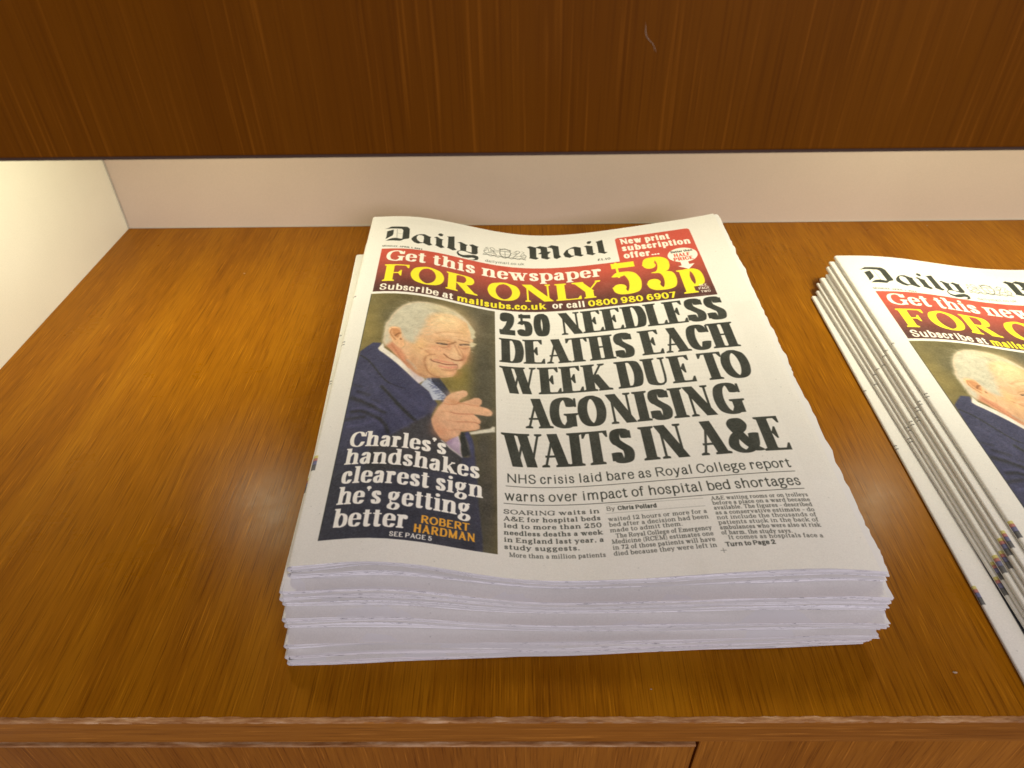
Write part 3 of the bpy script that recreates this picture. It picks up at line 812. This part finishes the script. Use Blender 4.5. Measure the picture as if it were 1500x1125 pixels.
def draw_portrait():
    clip = (11.4, 120.9, 101.2, 343.6)
    for line in PORTRAIT.split('\n'):
        q = line.split('|')
        if q[0] == 'Z':                       # combed hair
            for i in range(420):
                u, v = rs.rand(), rs.rand()
                px, py = 31 + 44 * u, 129 + 38 * v
                if (px - 30) < (150 - py) * .2 or px > 62 + 14 * (1 - v) ** 2 * 2:
                    continue
                l = 3 + 4 * rs.rand()
                g = rs.rand()
                col = np.array([120, 114, 96.]) * (1 - g) + np.array([226, 220, 196.]) * g
                a = -.25 + .9 * v + .25 * rs.randn()
                stroke([px, py, px - l * .5 * math.cos(a), py + l * .5 * math.sin(a) + .4, px - l * math.cos(a), py + l * math.sin(a)], col / 255, .22, .4, clip)
            for i in range(40):               # strands over the collar and the tuft in front
                px, py = 27 + 5 * rs.rand(), 158 + 22 * rs.rand()
                stroke([px, py, px - 1.2, py + 1.6, px - 1 - rs.rand() * 1.4, py + 3.4], np.array([206, 200, 182.]) / 255, .25, .6, clip)
            continue
        if q[0] == 'Y':
            for i in range(34):
                px, py = 83.5 + 3 * rs.rand(), 156 + 20 * rs.rand()
                stroke([px, py, px + .9, py - .8 + rs.rand(), px + 1 + 1.5 * rs.rand(), py - 1.6 + 3 * rs.rand()], np.array([220, 212, 186.]) / 255, .22, .55, clip)
            for i in range(260):              # skin mottling
                px, py = 45 + 40 * rs.rand(), 150 + 52 * rs.rand()
                blob(px, py, .5 + rs.rand(), .5 + rs.rand(), np.array([[196, 140, 102.], [232, 194, 148.]][i % 2]) / 255, .13, (46, 150, 82, 203))
            continue
        if q[0] == 'T':                       # woven tie
            for i in range(70):
                u, v = rs.rand(), rs.rand()
                px, py = 51 + 18 * v + 6 * u, 205 + 34 * v - 3 * u
                stroke([px, py, px + 1.5, py + .8 - 2.2 * (v > .5), px + 3, py + (1.8 if v < .5 else -1.2)], np.array([58, 66, 104.]) / 255, .45, .8, (50, 203, 76, 243))
            continue
        col = np.array([float(v) for v in q[1].split(',')]) / 255
        p = fl(q[4])
        if q[0] == 'F':
            fill(p, col, float(q[2]) * 1.3, float(q[3]), clip)
        elif q[0] == 'S':
            stroke(p, col, float(q[2]), float(q[3]), clip)
        else:
            blob(*p, col, float(q[3]), clip)
    b = box(*clip)
    X, Y = grid(b)
    dk = np.clip((Y - 262) / 40, 0, 1) * np.clip((104 - X) / 16, 0, 1) * .62
    blend(b, dk, np.array([50, 51, 54.]) / 255)
    soften(b, 1.7)
    reg = page[b[1]:b[3], b[0]:b[2]]
    n = value_noise(reg.shape[:2], 22) + .8 * value_noise(reg.shape[:2], 9) + .6 * value_noise(reg.shape[:2], 4)
    reg *= (1 + .021 * n)[..., None]
    n = rs.randn(*reg.shape[:2])
    reg += (n * .02 + rs.randn(*reg.shape[:2]) * .012)[..., None]
    c = INK
    for e in ((11.3, 120.8, 11.8, 343.7),):
        fill([e[0], e[1], e[2], e[1], e[2], e[3], e[0], e[3]], c, alpha=.8)
    wh = np.array([240, 236, 228.]) / 255
    # the caption, each letter with a thin dark rim
    for s, x0, x1, y in (("Charles's", 17.6, 72.8, 279.2), ('handshakes', 16.8, 92, 292.8), ('clearest sign', 17, 94, 306.8), ("he's getting", 17, 87.6, 321.4), ('better', 17, 56, 336.4)):
        text(s, x0, x1, y, 12.0, CAPT, wh)
    org = np.array([232, 166, 58.]) / 255
    text('ROBERT', 61.8, 87, 331.4, 5.4, SANSX, org)
    text('HARDMAN', 58.6, 90, 338, 5.6, SANSX, org)
    text('SEE PAGE 5', 47, 68.4, 343 - .9, 3.1, SANSX, wh)


def draw_story():
    for s, x0, x1, y, y1 in (('NEEDLESS', 147.6, 267, 148.8, 148.2), ('DEATHS EACH', 104.4, 266.6, 181.8, 180.6), ('WEEK DUE TO', 104.8, 267.5, 214.2, 212.4), ('AGONISING', 118.4, 255, 246.6, 245), ('WAITS IN A&E', 105, 270.8, 280, 277.4)):
        text(s, x0, x1, y, 28, HEAD, y1=y1)
    text('250', 104.4, 141.6, 149, 28, Font(.19, .06, .05, sp=.03), y1=148.9)
    text('NHS crisis laid bare as Royal College report', 107, 266.4, 292.7, 6.9, SANS, y1=290.8)
    text('warns over impact of hospital bed shortages', 105.4, 267.6, 306, 6.9, SANS, y1=303.9)
    stroke([106.6, 295.4, 190, 294.9, 267, 293.8], INK, .4, 1, soft=.2)
    stroke([105.2, 308.3, 190, 308, 268, 306.4], INK, .4, 1, soft=.2)
    stroke([160.5, 309.7, 213.2, 309.6], INK, .18, .6, soft=.2)
    stroke([160.5, 315.6, 213.2, 315.0], INK, .18, .6, soft=.2)
    text('By', 160.9, 165.6, 313.8, 2.9, SANS)
    text('Chris Pollard', 167, 188, 313.8, 2.9, SANSX)
    c1 = ['SOARING waits in', 'A&E for hospital beds', 'led to more than 250', 'needless deaths a week', 'in England last year, a', 'study suggests.', 'More than a million patients']
    for i, s in enumerate(c1):
        x0, x1 = (104.8, 157) if i < 5 else ((104.8, 144) if i == 5 else (107.3, 156.8))
        text(s, x0, x1, 315.6 + 4.82 * i, 3.15 if i < 6 else 2.8, BODYB if i < 6 else BODY, y1=315 + 4.82 * i)
    c2 = ['waited 12 hours or more for a', 'bed after a decision had been', 'made to admit them.', 'The Royal College of Emergency', 'Medicine (RCEM) estimates one', 'in 72 of those patients will have', 'died because they were left in']
    for i, s in enumerate(c2):
        x0, x1 = (161, 213.2) if i not in (2, 3) else ((161, 199) if i == 2 else (163.5, 213.2))
        text(s, x0, x1, 321 + 3.75 * i, 2.75, BODY, y1=319.8 + 3.7 * i)
    c3 = ['A&E waiting rooms or on trolleys', 'before a place on a ward became', 'available. The figures - described', 'as a conservative estimate - do', 'not include the thousands of', 'patients stuck in the back of', 'ambulances who were also at risk', 'of harm, the study says.', 'It comes as hospitals face a']
    for i, s in enumerate(c3):
        x0, x1 = (217.4, 268.4) if i < 7 else ((217.4, 253) if i == 7 else (220, 267.4))
        text(s, x0, x1, 311.4 + 3.3 * i, 2.65, BODY, y1=312 + 3.38 * i)
    text('Turn to Page 2', 217.5, 242.6, 342.2, 2.8, SANSX)
    stroke([214.4, 344.4, 217.2, 344.4], INK, .25, .8)
    stroke([215.8, 343, 215.8, 345.8], INK, .25, .8)


def show_through():
    """faint grey of the print on the back of the sheet"""
    for cx in (108, 163, 218):
        for i in range(60):
            y = 126 + i * 3.6
            if rs.rand() < .8:
                b = box(cx, y, cx + 48 - 20 * rs.rand() ** 4, y + 1.7)
                X, Y = grid(b)
                blend(b, (.5 + .5 * np.sin(X * 5 + rs.rand() * 9) * np.sin(X * 2.1 + i)) * .035, INK)
    for x0, y0, x1, y1 in ((20, 5, 80, 13), (120, 4, 250, 12), (272, 130, 286, 300)):
        b = box(x0, y0, x1, y1)
        blend(b, np.full((b[3] - b[1], b[2] - b[0]), .015), INK)


def make_page_image():
    show_through()
    draw_masthead()
    draw_banner()
    draw_portrait()
    draw_story()
    for i in range(160):                      # press specks
        x, y = rs.rand() * PW, rs.rand() * PH
        blob(x, y, .15 + .2 * rs.rand(), .15 + .2 * rs.rand(), INK, .3, (0, 0, PW, PH))
    for y0, y1, c in ((284, 286, (196, 184, 90)), (286, 288, (160, 84, 80)), (288, 291, (70, 72, 116)), (291, 295, (52, 52, 56)), (178, 178.7, (70, 70, 70)), (181, 181.5, (70, 70, 70)), (123, 123.7, (70, 70, 70))):
        b = box(0, y0, .7 if y0 > 200 else .3, y1)
        blend(b, np.full((b[3] - b[1], b[2] - b[0]), .75), np.array(c) / 255)
    g = rs.randn(TH // 3 + 1, TW // 3 + 1)
    g = np.kron(g, np.ones((3, 3)))[:TH, :TW] * .008 + rs.randn(TH, TW) * .008
    dark = np.clip(1.1 - page.mean(-1) * 1.6, 0, 1)
    g = g + dark * (.022 * value_noise((TH, TW), 5) + .018 * value_noise((TH, TW), 40))
    soften((0, 0, TW, TH), .8)
    out = np.clip(page + g[..., None], .02, 1)
    return out


# ---------------------------------------------------------------- paper materials
def paper_print():
    px = np.ones((TH, TW, 4), np.float32)
    px[..., :3] = make_page_image()[::-1]
    img = bpy.data.images.new('front_page_print', TW, TH)
    img.pixels.foreach_set(px.ravel())
    img.update()
    w = NT('printed_newsprint')
    uv = w.n('UVMap', uv_map='UVMap')
    t = w.n('TexImage', image=img, interpolation='Cubic', extension='EXTEND')
    w.l(uv.outputs[0], t.inputs[0])
    mot = w.noise(w.mapped((30, 30, 30)), 1, 4, .6)
    w.l(w.mix('MULTIPLY', .35, t.outputs[0], w.ramp(mot, [(.3, (.93, .93, .92)), (.7, (1.03, 1.03, 1.03))])), w.b.inputs['Base Color'])
    w.b.inputs['Roughness'].default_value = .72
    w.b.inputs['Specular IOR Level'].default_value = .25
    fib = w.noise(w.mapped((900, 900, 900)), 1, 3, .6)
    wav = w.noise(w.mapped((24, 16, 24)), 1, 3, .5)
    bp = w.n('Bump')
    bp.inputs['Strength'].default_value = .25
    bp.inputs['Distance'].default_value = .00012
    w.l(fib, bp.inputs['Height'])
    b2 = w.n('Bump')
    b2.inputs['Strength'].default_value = .55
    b2.inputs['Distance'].default_value = .0016
    w.l(wav, b2.inputs['Height'])
    w.l(b2.outputs[0], bp.inputs['Normal'])
    w.l(bp.outputs[0], w.b.inputs['Normal'])
    return w.m


def paper_edge(name, seed):
    """cut edges of the inner leaves: thin lines, a few specks of ink"""
    w = NT(name)
    lines = w.noise(w.mapped((7, 7, 1300), (seed, 0, seed)), 1, 4, .75)
    soft = w.noise(w.mapped((40, 40, 300), (seed, 2, 0)), 1, 3, .6)
    speck = w.noise(w.mapped((260, 260, 2400), (seed * 3, 1, 4)), 1, 2, .5)
    zone = w.noise(w.mapped((16, 16, 260), (seed, 7, seed)), 1, 2, .5)
    c = w.ramp(lines, [(.30, (.30, .28, .29)), (.44, (.64, .63, .63)), (.55, (.73, .72, .72)), (.7, (.78, .775, .77))])
    c = w.mix('MULTIPLY', .5, c, w.ramp(soft, [(.3, (.86, .86, .86)), (.65, (1.03, 1.03, 1.03))]))
    z = w.mix('MULTIPLY', 1.0, w.ramp(speck, [(.57, (0, 0, 0)), (.62, (1, 1, 1))]), w.ramp(zone, [(.43, (0, 0, 0)), (.53, (.85, .85, .85))]))
    c = w.mix('MIX', z, c, (.09, .085, .10))
    ge = w.n('NewGeometry')
    sx = w.n('SeparateXYZ')
    w.l(ge.outputs['Normal'], sx.inputs[0])
    ab = w.n('Math', operation='ABSOLUTE')
    w.l(sx.outputs[2], ab.inputs[0])
    c = w.mix('MIX', w.ramp(ab.outputs[0], [(.5, (0, 0, 0)), (.8, (1, 1, 1))]), c, (.74, .725, .70))
    w.l(c, w.b.inputs['Base Color'])
    w.b.inputs['Roughness'].default_value = .85
    w.b.inputs['Specular IOR Level'].default_value = .15
    bp = w.n('Bump')
    bp.inputs['Strength'].default_value = .35
    bp.inputs['Distance'].default_value = .0002
    w.l(lines, bp.inputs['Height'])
    w.l(bp.outputs[0], w.b.inputs['Normal'])
    return w.m


M_PRINT = paper_print()
M_LEAF = [paper_edge('leaf_edges', .7), paper_edge('leaf_edges', 3.1), paper_edge('leaf_edges', 6.4)]


def blank_paper():
    """outer back page: margin white with colour-register specks along the fold"""
    w = NT('newsprint_fold')
    m = w.noise(w.mapped((50, 12, 50)), 1, 4, .6)
    sp = w.noise(w.mapped((700, 260, 700)), 1, 2, .5)
    c = w.ramp(m, [(.3, (.68, .665, .64)), (.7, (.76, .745, .715))])
    c = w.mix('MIX', w.ramp(sp, [(.74, (0, 0, 0)), (.8, (.6, .6, .6))]), c, (.16, .14, .15))
    w.l(c, w.b.inputs['Base Color'])
    w.b.inputs['Roughness'].default_value = .75
    w.b.inputs['Specular IOR Level'].default_value = .2
    return w.m


M_FOLD = blank_paper()

# ---------------------------------------------------------------- the cabinet
cab = thing('cabinet', 'brown oak veneered display cabinet with cream side panel and beige back around the newspapers', 'cabinet', (0, .4, 0))
board('shelf_board', -388.5, 700, 158.6, 650.5, -19.5, 0, M_SHELF, cab, .5)
board('edge_band', -388.5, 700, 156.8, 158.5, -19.6, -.7, M_EDGE, cab, .3)
rs2 = np.random.RandomState(5)
vs, fs = [], []
N = 420                                                # chipped, rubbed front arris of the shelf
for i in range(N + 1):
    x = -388 + 1088 * i / N
    j = rs2.rand(4)
    vs += [(x * MM, (156.6 + .2 * j[0]) * MM, (-1.1 - .5 * j[1]) * MM), (x * MM, (156.9 + .2 * j[2]) * MM, -.12 * MM), (x * MM, (158.6 + .6 * j[3]) * MM, .1 * MM)]
for i in range(N):
    for k in range(2):
        a = i * 3 + k
        fs.append((a, a + 1, a + 4, a + 3))
mesh_obj('worn_arris', vs, fs, M_WORN, cab)
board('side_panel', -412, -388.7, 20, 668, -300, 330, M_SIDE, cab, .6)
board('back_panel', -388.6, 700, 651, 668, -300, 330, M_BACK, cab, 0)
board('corner_seam', -388.6, -387.4, 649.4, 650.9, .2, 226, M_SEAM, cab, .3)
board('shelf_seam', -388, 700, 650.2, 650.95, .1, .9, M_SEAM, cab, .2)
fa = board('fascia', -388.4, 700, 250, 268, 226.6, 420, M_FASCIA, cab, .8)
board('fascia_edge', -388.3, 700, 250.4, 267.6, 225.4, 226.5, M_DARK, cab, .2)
board('upper_shelf', -388.4, 700, 268.1, 650.8, 230, 252, M_SHELF, cab, .5)
dl = board('drawer_front', -384, 81, 156.2, 174, -240, -22.6, M_FRONT, cab, .5)
board('drawer_edge', -384, 81, 155.6, 173, -22.5, -20.9, M_WORN, dl, .4)
dr = board('drawer_front', 83.2, 560, 158.2, 176, -240, -21.3, M_FRONT, cab, .7)
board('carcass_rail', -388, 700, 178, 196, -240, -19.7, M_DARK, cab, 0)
vs, fs = [], []                                        # grains of dust and a stray hair on the veneer
for px, py, r in ((-105, 196, 1.0), (236, 163, .9), (205, 180, 1.6), (-246, 560, 1.2), (-118, 196, .6), (120, 640, .8), (395, 640, 1.2), (430, 644, 1.0), (-330, 300, .6), (-300, 220, .5), (60, 172, .6)):
    a = len(vs)
    for i in range(6):
        t = i / 6 * 2 * math.pi
        rr = r * (.5 + .6 * rs2.rand())
        vs.append(((px + rr * math.cos(t)) * MM, (py + .5 * rr * math.sin(t)) * MM, .05 * MM))
    vs.append((px * MM, py * MM, .45 * r * MM))
    fs += [(a + i, a + (i + 1) % 6, a + 6) for i in range(6)]
vs2, fs2 = [], []                                      # stray hair stuck to the fascia
pth = spline(np.array([(40.5, 268.5), (41.2, 264.5), (43.5, 262), (44.8, 259.4)]), 6)
for i, (px, pz) in enumerate(pth):
    r = .14 * math.sin(math.pi * (i + .6) / (len(pth) + .2))
    for dx, dy in ((-r, 0), (0, -r), (r, 0)):
        vs2.append(((px + dx) * MM, (249.85 + dy) * MM, pz * MM))
    if i:
        a = 3 * i
        fs2 += [(a - 3, a - 2, a + 1, a), (a - 2, a - 1, a + 2, a + 1)]
mesh_obj('stray_hair', vs2, fs2, M_DUST, fa)
o = mesh_obj('dust_specks', vs, fs, M_DUST, cab)
o['kind'] = 'stuff'

# ---------------------------------------------------------------- the two piles
TX = np.array([-124.0, -114.3, -104.5, -94.8, -85.0, -75.4, -65.8, -56.3, -46.9, -37.4, -27.9, -18.4, -8.8, 0.9, 10.6, 20.4, 30.1, 39.9, 49.6, 59.3, 69.0, 78.6, 88.3, 97.9, 107.6, 117.2, 126.8, 136.5, 146.1, 155.7, 165.2])
TZ = np.array([49.4, 49.7, 49.9, 49.6, 48.7, 47.3, 45.5, 43.2, 40.9, 38.5, 36.2, 34.2, 32.5, 31.2, 30.4, 30.1, 30.2, 30.7, 31.5, 32.6, 33.8, 35.2, 36.6, 38.0, 39.5, 41.0, 42.5, 44.0, 45.7, 47.5, 49.5])
BX = np.array([-111.5, -102.0, -92.6, -83.1, -73.6, -64.0, -54.6, -45.2, -35.9, -26.6, -17.3, -8.0, 1.4, 10.9, 20.4, 29.9, 39.5, 49.0, 58.5, 68.0, 77.5, 87.1, 96.6, 106.1, 115.6, 125.1, 134.7, 144.2, 153.8, 163.3, 172.7])
BZ = np.array([39.1, 40.2, 41.7, 42.9, 43.4, 43.1, 42.0, 40.3, 38.1, 35.8, 33.6, 31.5, 29.8, 28.6, 27.8, 27.5, 27.6, 28.1, 28.7, 29.5, 30.4, 31.2, 32.0, 32.7, 33.4, 34.0, 34.5, 34.9, 35.0, 34.6, 33.0])
US = np.linspace(0, 1, len(TX))


def corr(u, v):
    return -4.0 * np.exp(-((u - .33) / .17) ** 2) * np.interp(v, [0, .12, .28, .9, 1, 1.1], [0, .4, 1, 1, .5, .4])


def z_left(x, y):
    """height of the top sheet of the middle pile above the shelf, mm"""
    v = (568 - y) / 355
    vc = np.clip(v, -.1, 1.12)
    u = (1 - vc) * np.interp(x, TX, US) + vc * np.interp(x, BX, US)
    return (1 - vc) * np.interp(u, US, TZ) + vc * np.interp(u, US, BZ) + corr(u, vc)


RT = (380.63, -37.08, -0.04593)


def z_right(x, y):
    cr, sr = math.cos(RT[2]), math.sin(RT[2])
    dx, dy = x - RT[0], y - 390 - RT[1]
    return .586 * z_left(dx * cr + dy * sr, -dx * sr + dy * cr + 390) - 3.3


def smooth_noise(rng, n, k):
    """smooth random curve with about k bumps"""
    p = rng.randn(k + 3)
    t = np.linspace(0, k, n)
    i = t.astype(int)
    f = t - i
    f = f * f * (3 - 2 * f)
    return p[i] * (1 - f) + p[i + 1] * f


REGIONS = (('masthead', 10.5, 14, 202, 55.0), ('promotion_banner', 10.5, 55.0, 266.5, 119.2), ('promotion_banner', 202, 14, 266.5, 55.0), ('portrait_photo', 10.5, 119.2, 102.2, 344.6),
           ('headline', 102.2, 119.2, 274, 285), ('standfirst', 102.2, 285, 274, 309.2), ('news_story', 102.2, 309.2, 274, 349.5))


def waves(rng, n):
    """how a sheet boundary inside a pile rises and falls along the page width"""
    pts = [(smooth_noise(rng, 60, 4) * .6 + smooth_noise(rng, 60, 11) * .4) for _ in range(n)]
    pts[0] *= 0
    pts[-1] *= 0
    return pts


UW = np.linspace(0, 1, 60)


def newspaper(label, group, zf, corners, f0, f1, seed, split=False, leaves=6, lift=0.0, right_jag=1.0, w0=None, w1=None):
    rng = np.random.RandomState(seed)
    amp = .2 * (f1 - f0)
    gap = np.clip(smooth_noise(rng, 60, 5), 0, 1.4) * .32 * (f1 - f0)

    def lo_hi(U, V):
        win = np.clip((V - .55) / .45, 0, 1) * np.clip((U - .01) / .12, 0, 1)
        a = f0 + win * (amp * np.interp(U, UW, w0) + np.interp(U, UW, gap))
        return np.minimum(a, f1 - .45 * (f1 - f0)), f1 + win * amp * np.interp(U, UW, w1)
    BL, BR, TL, TR = [np.array(p, float) for p in corners]
    base = (BL + BR + TL + TR) / 4
    ob = thing('newspaper', label, 'newspaper', (base[0] * MM, base[1] * MM, f0 * .03), group)

    def xy(u, v):
        u, v = u[..., None], v[..., None]
        return (TL * (1 - u) + TR * u) * (1 - v) + (BL * (1 - u) + BR * u) * v

    def height(P):
        return np.maximum(zf(P[..., 0], P[..., 1]), 2.0)
    ulines = set(np.round(np.r_[np.linspace(0, .1, 8), np.linspace(.1, 1, 31)], 4))
    vlines = set(np.round(np.linspace(0, 1, 61), 4))
    if split:
        for r in REGIONS:
            ulines |= {r[1] / PW, r[3] / PW}
            vlines |= {r[2] / PH, r[4] / PH}
    ul, vl = np.array(sorted(ulines)), np.array(sorted(vlines))
    U, V = np.meshgrid(ul, vl)
    nu, nv = len(ul), len(vl)
    # outer sheet: front page, rounded fold on the left, back page
    jag = (smooth_noise(rng, nv, 40) * .35 + rng.randn(nv) * .16) * (.5 if split else 1)
    front = smooth_noise(rng, nu, 7) * .35
    def sheet(frac_f):
        P = xy(U, V)
        P = P + np.stack([jag[:, None] * (U ** 8), front[None, :] * (V ** 10)], -1)
        a, c = lo_hi(U, V)
        return P, height(P) * (a + (c - a) * frac_f)
    Pt, Zt = sheet(.985)
    Pb, Zb = sheet(.03)
    ZL, ZLb = Zt[:, 0], Zb[:, 0]
    curl = (.22 * smooth_noise(rng, nu, 5) + .16 * smooth_noise(rng, nu, 13))[None, :] * np.clip((V - .93) / .07, 0, 1) ** 2
    if split:
        curl = curl + .9 * np.clip((U - .9) / .1, 0, 1) ** 2 * np.clip((V - .85) / .15, 0, 1)
    Zt = Zt + curl + lift
    verts = np.concatenate([Pt, Zt[..., None]], -1)
    uv = np.stack([U, 1 - V], -1)

    def grid_mesh(name, A, uvs, mask, parent, mat):
        h, w_ = A.shape[:2]
        ids = -np.ones((h, w_), int)
        need = np.zeros((h, w_), bool)
        for a in (0, 1):
            for b in (0, 1):
                need[a:h - 1 + a, b:w_ - 1 + b] |= mask
        ids[need] = np.arange(need.sum())
        f = np.stack([ids[1:, :-1], ids[1:, 1:], ids[:-1, 1:], ids[:-1, :-1]], -1)[mask]
        return mesh_obj(name, (A[need] * MM).tolist(), f.tolist(), mat, parent, True, uvs[need])
    # fold: half ellipse from the top sheet round to the bottom sheet
    def fold(t0, t1, k):
        th = np.linspace(t0, t1, k)
        mid, rad_ = (ZL + ZLb) / 2, (ZL - ZLb) / 2
        ax = (TL - TR) / np.linalg.norm(TL - TR)
        bulge = np.minimum(rad_ * .9, 2.2)
        P = Pt[:, :1] + ax * (np.cos(th) * 1.0)[None, :, None] * bulge[:, None, None]
        Z = mid[:, None] + np.sin(th)[None, :] * rad_[:, None]
        return np.concatenate([P, Z[..., None]], -1)
    Fu = fold(0, math.pi / 2, 5)
    Fd = fold(-math.pi / 2, 0, 5)
    if lift:
        Fu[..., 2] += lift * np.linspace(0, 1, 5)[None, :]
    A = np.concatenate([Fu[:, :-1], verts], 1)
    uvA = np.concatenate([np.stack([np.full(Fu[:, :-1].shape[:2], .0016), np.repeat(1 - vl[:, None], 4, 1)], -1), uv], 1)
    mask = np.ones((nv - 1, nu + 3), bool)
    masks = {}
    if split:
        uc, vc = np.meshgrid((ul[1:] + ul[:-1]) / 2 * PW, (vl[1:] + vl[:-1]) / 2 * PH)
        for nm, x0, y0, x1, y1 in REGIONS:
            m = (uc > x0) & (uc < x1) & (vc > y0) & (vc < y1)
            masks[nm] = masks.get(nm, np.zeros_like(m)) | m
            mask[:, 4:] &= ~m
    fp = grid_mesh('front_page', A, uvA, mask, ob, M_PRINT)
    for nm, m in masks.items():
        mm = np.zeros_like(mask)
        mm[:, 4:] = m
        grid_mesh(nm, A, uvA, mm, fp, M_PRINT)
    B = np.concatenate([np.concatenate([Pb, Zb[..., None]], -1)[:, ::-1], Fd], 1)
    grid_mesh('back_page', B, np.zeros(B.shape[:2] + (2,)), np.ones((nv - 1, B.shape[1] - 1), bool), ob, M_FOLD)
    # inner leaves: a few slabs, each with its own ragged fore-edge and lip
    un = np.r_[0, np.linspace(.02, .1, 5), np.linspace(.1, 1, 31)[1:]]
    vn = np.r_[0, .02, .05, np.linspace(.1, .9, 64), np.linspace(.91, 1, 11)]
    Un, Vn = np.meshgrid(un, vn)
    thick = []
    for k in range(leaves):
        a = 1 + .32 * smooth_noise(rng, len(un), 5)
        thick.append(np.clip(a, .35, 1.9))
    cum = np.cumsum(np.array(thick), 0)
    cum = np.vstack([np.zeros(len(un)), cum]) / cum[-1]
    lo, hi = .05, .94
    for k in range(leaves):
        jg = right_jag * (1.0 + (1.6 if split else 0) + 1.5 * rng.rand() + smooth_noise(rng, len(vn), 22) * .5 + rng.randn(len(vn)) * .34) + .9 * math.sin(k / leaves * math.pi)
        fr = .9 - 1.3 * rng.rand() + smooth_noise(rng, len(un), 6) * .25
        base_u = .004 + .002 * rng.rand()
        UU = base_u + Un * (1 - base_u)
        P = xy(UU, Vn)
        P = P + np.stack([jg[:, None] * Un ** 6, fr[None, :] * np.clip((Vn - .9) * 10, 0, 1) ** 2], -1)
        fm = (cum[k, 0] + cum[k + 1, 0]) - 1
        ext = np.minimum((ZL - ZLb) * .45, 2.2) * .95 * math.sqrt(max(0, 1 - fm * fm))
        P[:, 0] += ((TL - TR) / np.linalg.norm(TL - TR))[None, :] * np.interp(vn, vl, ext)[:, None]
        Hh = height(P)
        a, c = lo_hi(UU, Vn)
        g0, g1 = lo + (hi - lo) * cum[k][None, :], lo + (hi - lo) * cum[k + 1][None, :]
        Z0, Z1 = Hh * (a + (c - a) * g0) + .02, Hh * (a + (c - a) * g1) - .05
        sp = np.clip((Un - .86) / .14, 0, 1) ** 2 * np.clip((Vn - .8) / .2, 0, 1) * (.5 if split else .12) * k / leaves
        Z1 = Z1 + sp; Z0 = Z0 + sp
        h, w_ = Un.shape
        top = np.concatenate([P, Z1[..., None]], -1).reshape(-1, 3)
        bot = np.concatenate([P, Z0[..., None]], -1).reshape(-1, 3)
        n = h * w_
        fcs = []
        idx = np.arange(n).reshape(h, w_)
        q = np.stack([idx[1:, :-1], idx[1:, 1:], idx[:-1, 1:], idx[:-1, :-1]], -1).reshape(-1, 4)
        fcs += q.tolist() + (q[:, ::-1] + n).tolist()
        loop = np.r_[idx[0, :], idx[1:, -1], idx[-1, -2::-1], idx[-2:0:-1, 0]]
        nx = np.roll(loop, -1)
        fcs += np.stack([loop, nx, nx + n, loop + n], -1).tolist()
        mesh_obj('inner_pages', (np.vstack([top, bot]) * MM).tolist(), fcs, M_LEAF[(seed + k) % 3], ob)
    return ob


GL_ = 'newspapers in the middle pile'
left = [
    # BL, BR, TL, TR from the shelf up
    ((-112.0, 184.3), (164.5, 194.5), (-127, 541), (157, 552), 0.0, .10, 'bottom newspaper of the middle pile, lying on the wooden shelf'),
    ((-112.5, 185.4), (166, 194), (-126, 544), (158, 553), .10, .20, 'second newspaper from the bottom of the middle pile'),
    ((-113, 188.6), (169, 193.7), (-128, 549), (160, 551), .20, .30, 'third newspaper from the bottom of the middle pile, front corner set back on the right'),
    ((-114.3, 197.2), (173, 196.2), (-130, 547), (158, 558), .30, .39, 'fourth newspaper from the bottom of the middle pile'),
    ((-114.7, 197.8), (174, 196.6), (-133, 548), (154, 561), .39, .49, 'fifth newspaper from the bottom of the middle pile'),
    ((-115.5, 204.4), (174.5, 203.2), (-137, 541), (152, 562), .49, .58, 'fifth newspaper from the top of the middle pile, back corner jutting left'),
    ((-116, 204.9), (175, 203.6), (-129.5, 553), (156, 563), .58, .68, 'fourth newspaper from the top of the middle pile'),
    ((-115.8, 205.9), (175.4, 204.0), (-127.5, 560), (166, 560), .68, .77, 'third newspaper from the top of the middle pile, its white lower margin showing'),
    ((-112.3, 212.0), (174, 212.0), (-125, 566), (169, 560), .77, .88, 'second newspaper from the top of the middle pile, right under the fully visible front page'),
    ((-111.5, 213.0), (172.7, 213.0), (-124, 568), (165.2, 568), .88, 1.0, 'top newspaper of the middle pile with its whole red bannered front page in view'),
]
WV = waves(np.random.RandomState(21), 11)
for i, (a, b, c_, d, f0, f1, lab) in enumerate(left):
    newspaper(lab, GL_, z_left, (a, b, c_, d), f0, f1, 100 + i, split=(i == 9), lift=(.25 if i == 9 else 0), w0=WV[i], w1=WV[i + 1])
GR_ = 'newspapers in the pile at the right'
rx, ry = math.cos(-.0459) * 289, math.sin(-.0459) * 289
rp = [((243, 510), (234, 153)), ((247, 513), (248.8, 157)), ((249, 521), (249.7, 165)), ((252, 523), (250.6, 167)), ((256, 524), (252.7, 168)), ((258, 530), (254.5, 174)), ((260, 533), (256, 177)), ((264.9, 536.4), (261.1, 181.2))]
names = ['bottom newspaper of the right pile, fanned out furthest to the left over the shelf', 'second newspaper from the bottom of the right pile', 'third newspaper from the bottom of the right pile', 'fourth newspaper from the bottom of the right pile',
         'fourth newspaper from the top of the right pile', 'third newspaper from the top of the right pile', 'second newspaper from the top of the right pile', 'top newspaper of the right pile, front page cut off by the photo edge']
WR = waves(np.random.RandomState(33), 9)
FR = [0, .11, .24, .34, .49, .60, .75, .86, 1.0]
for i, ((tx, ty), (bx, by)) in enumerate(rp):
    newspaper(names[i], GR_, z_right, ((bx, by), (bx + rx, by + ry), (tx, ty), (tx + rx, ty + ry)), FR[i], FR[i + 1], 300 + i, split=(i == 7), leaves=4, w0=WR[i], w1=WR[i + 1])
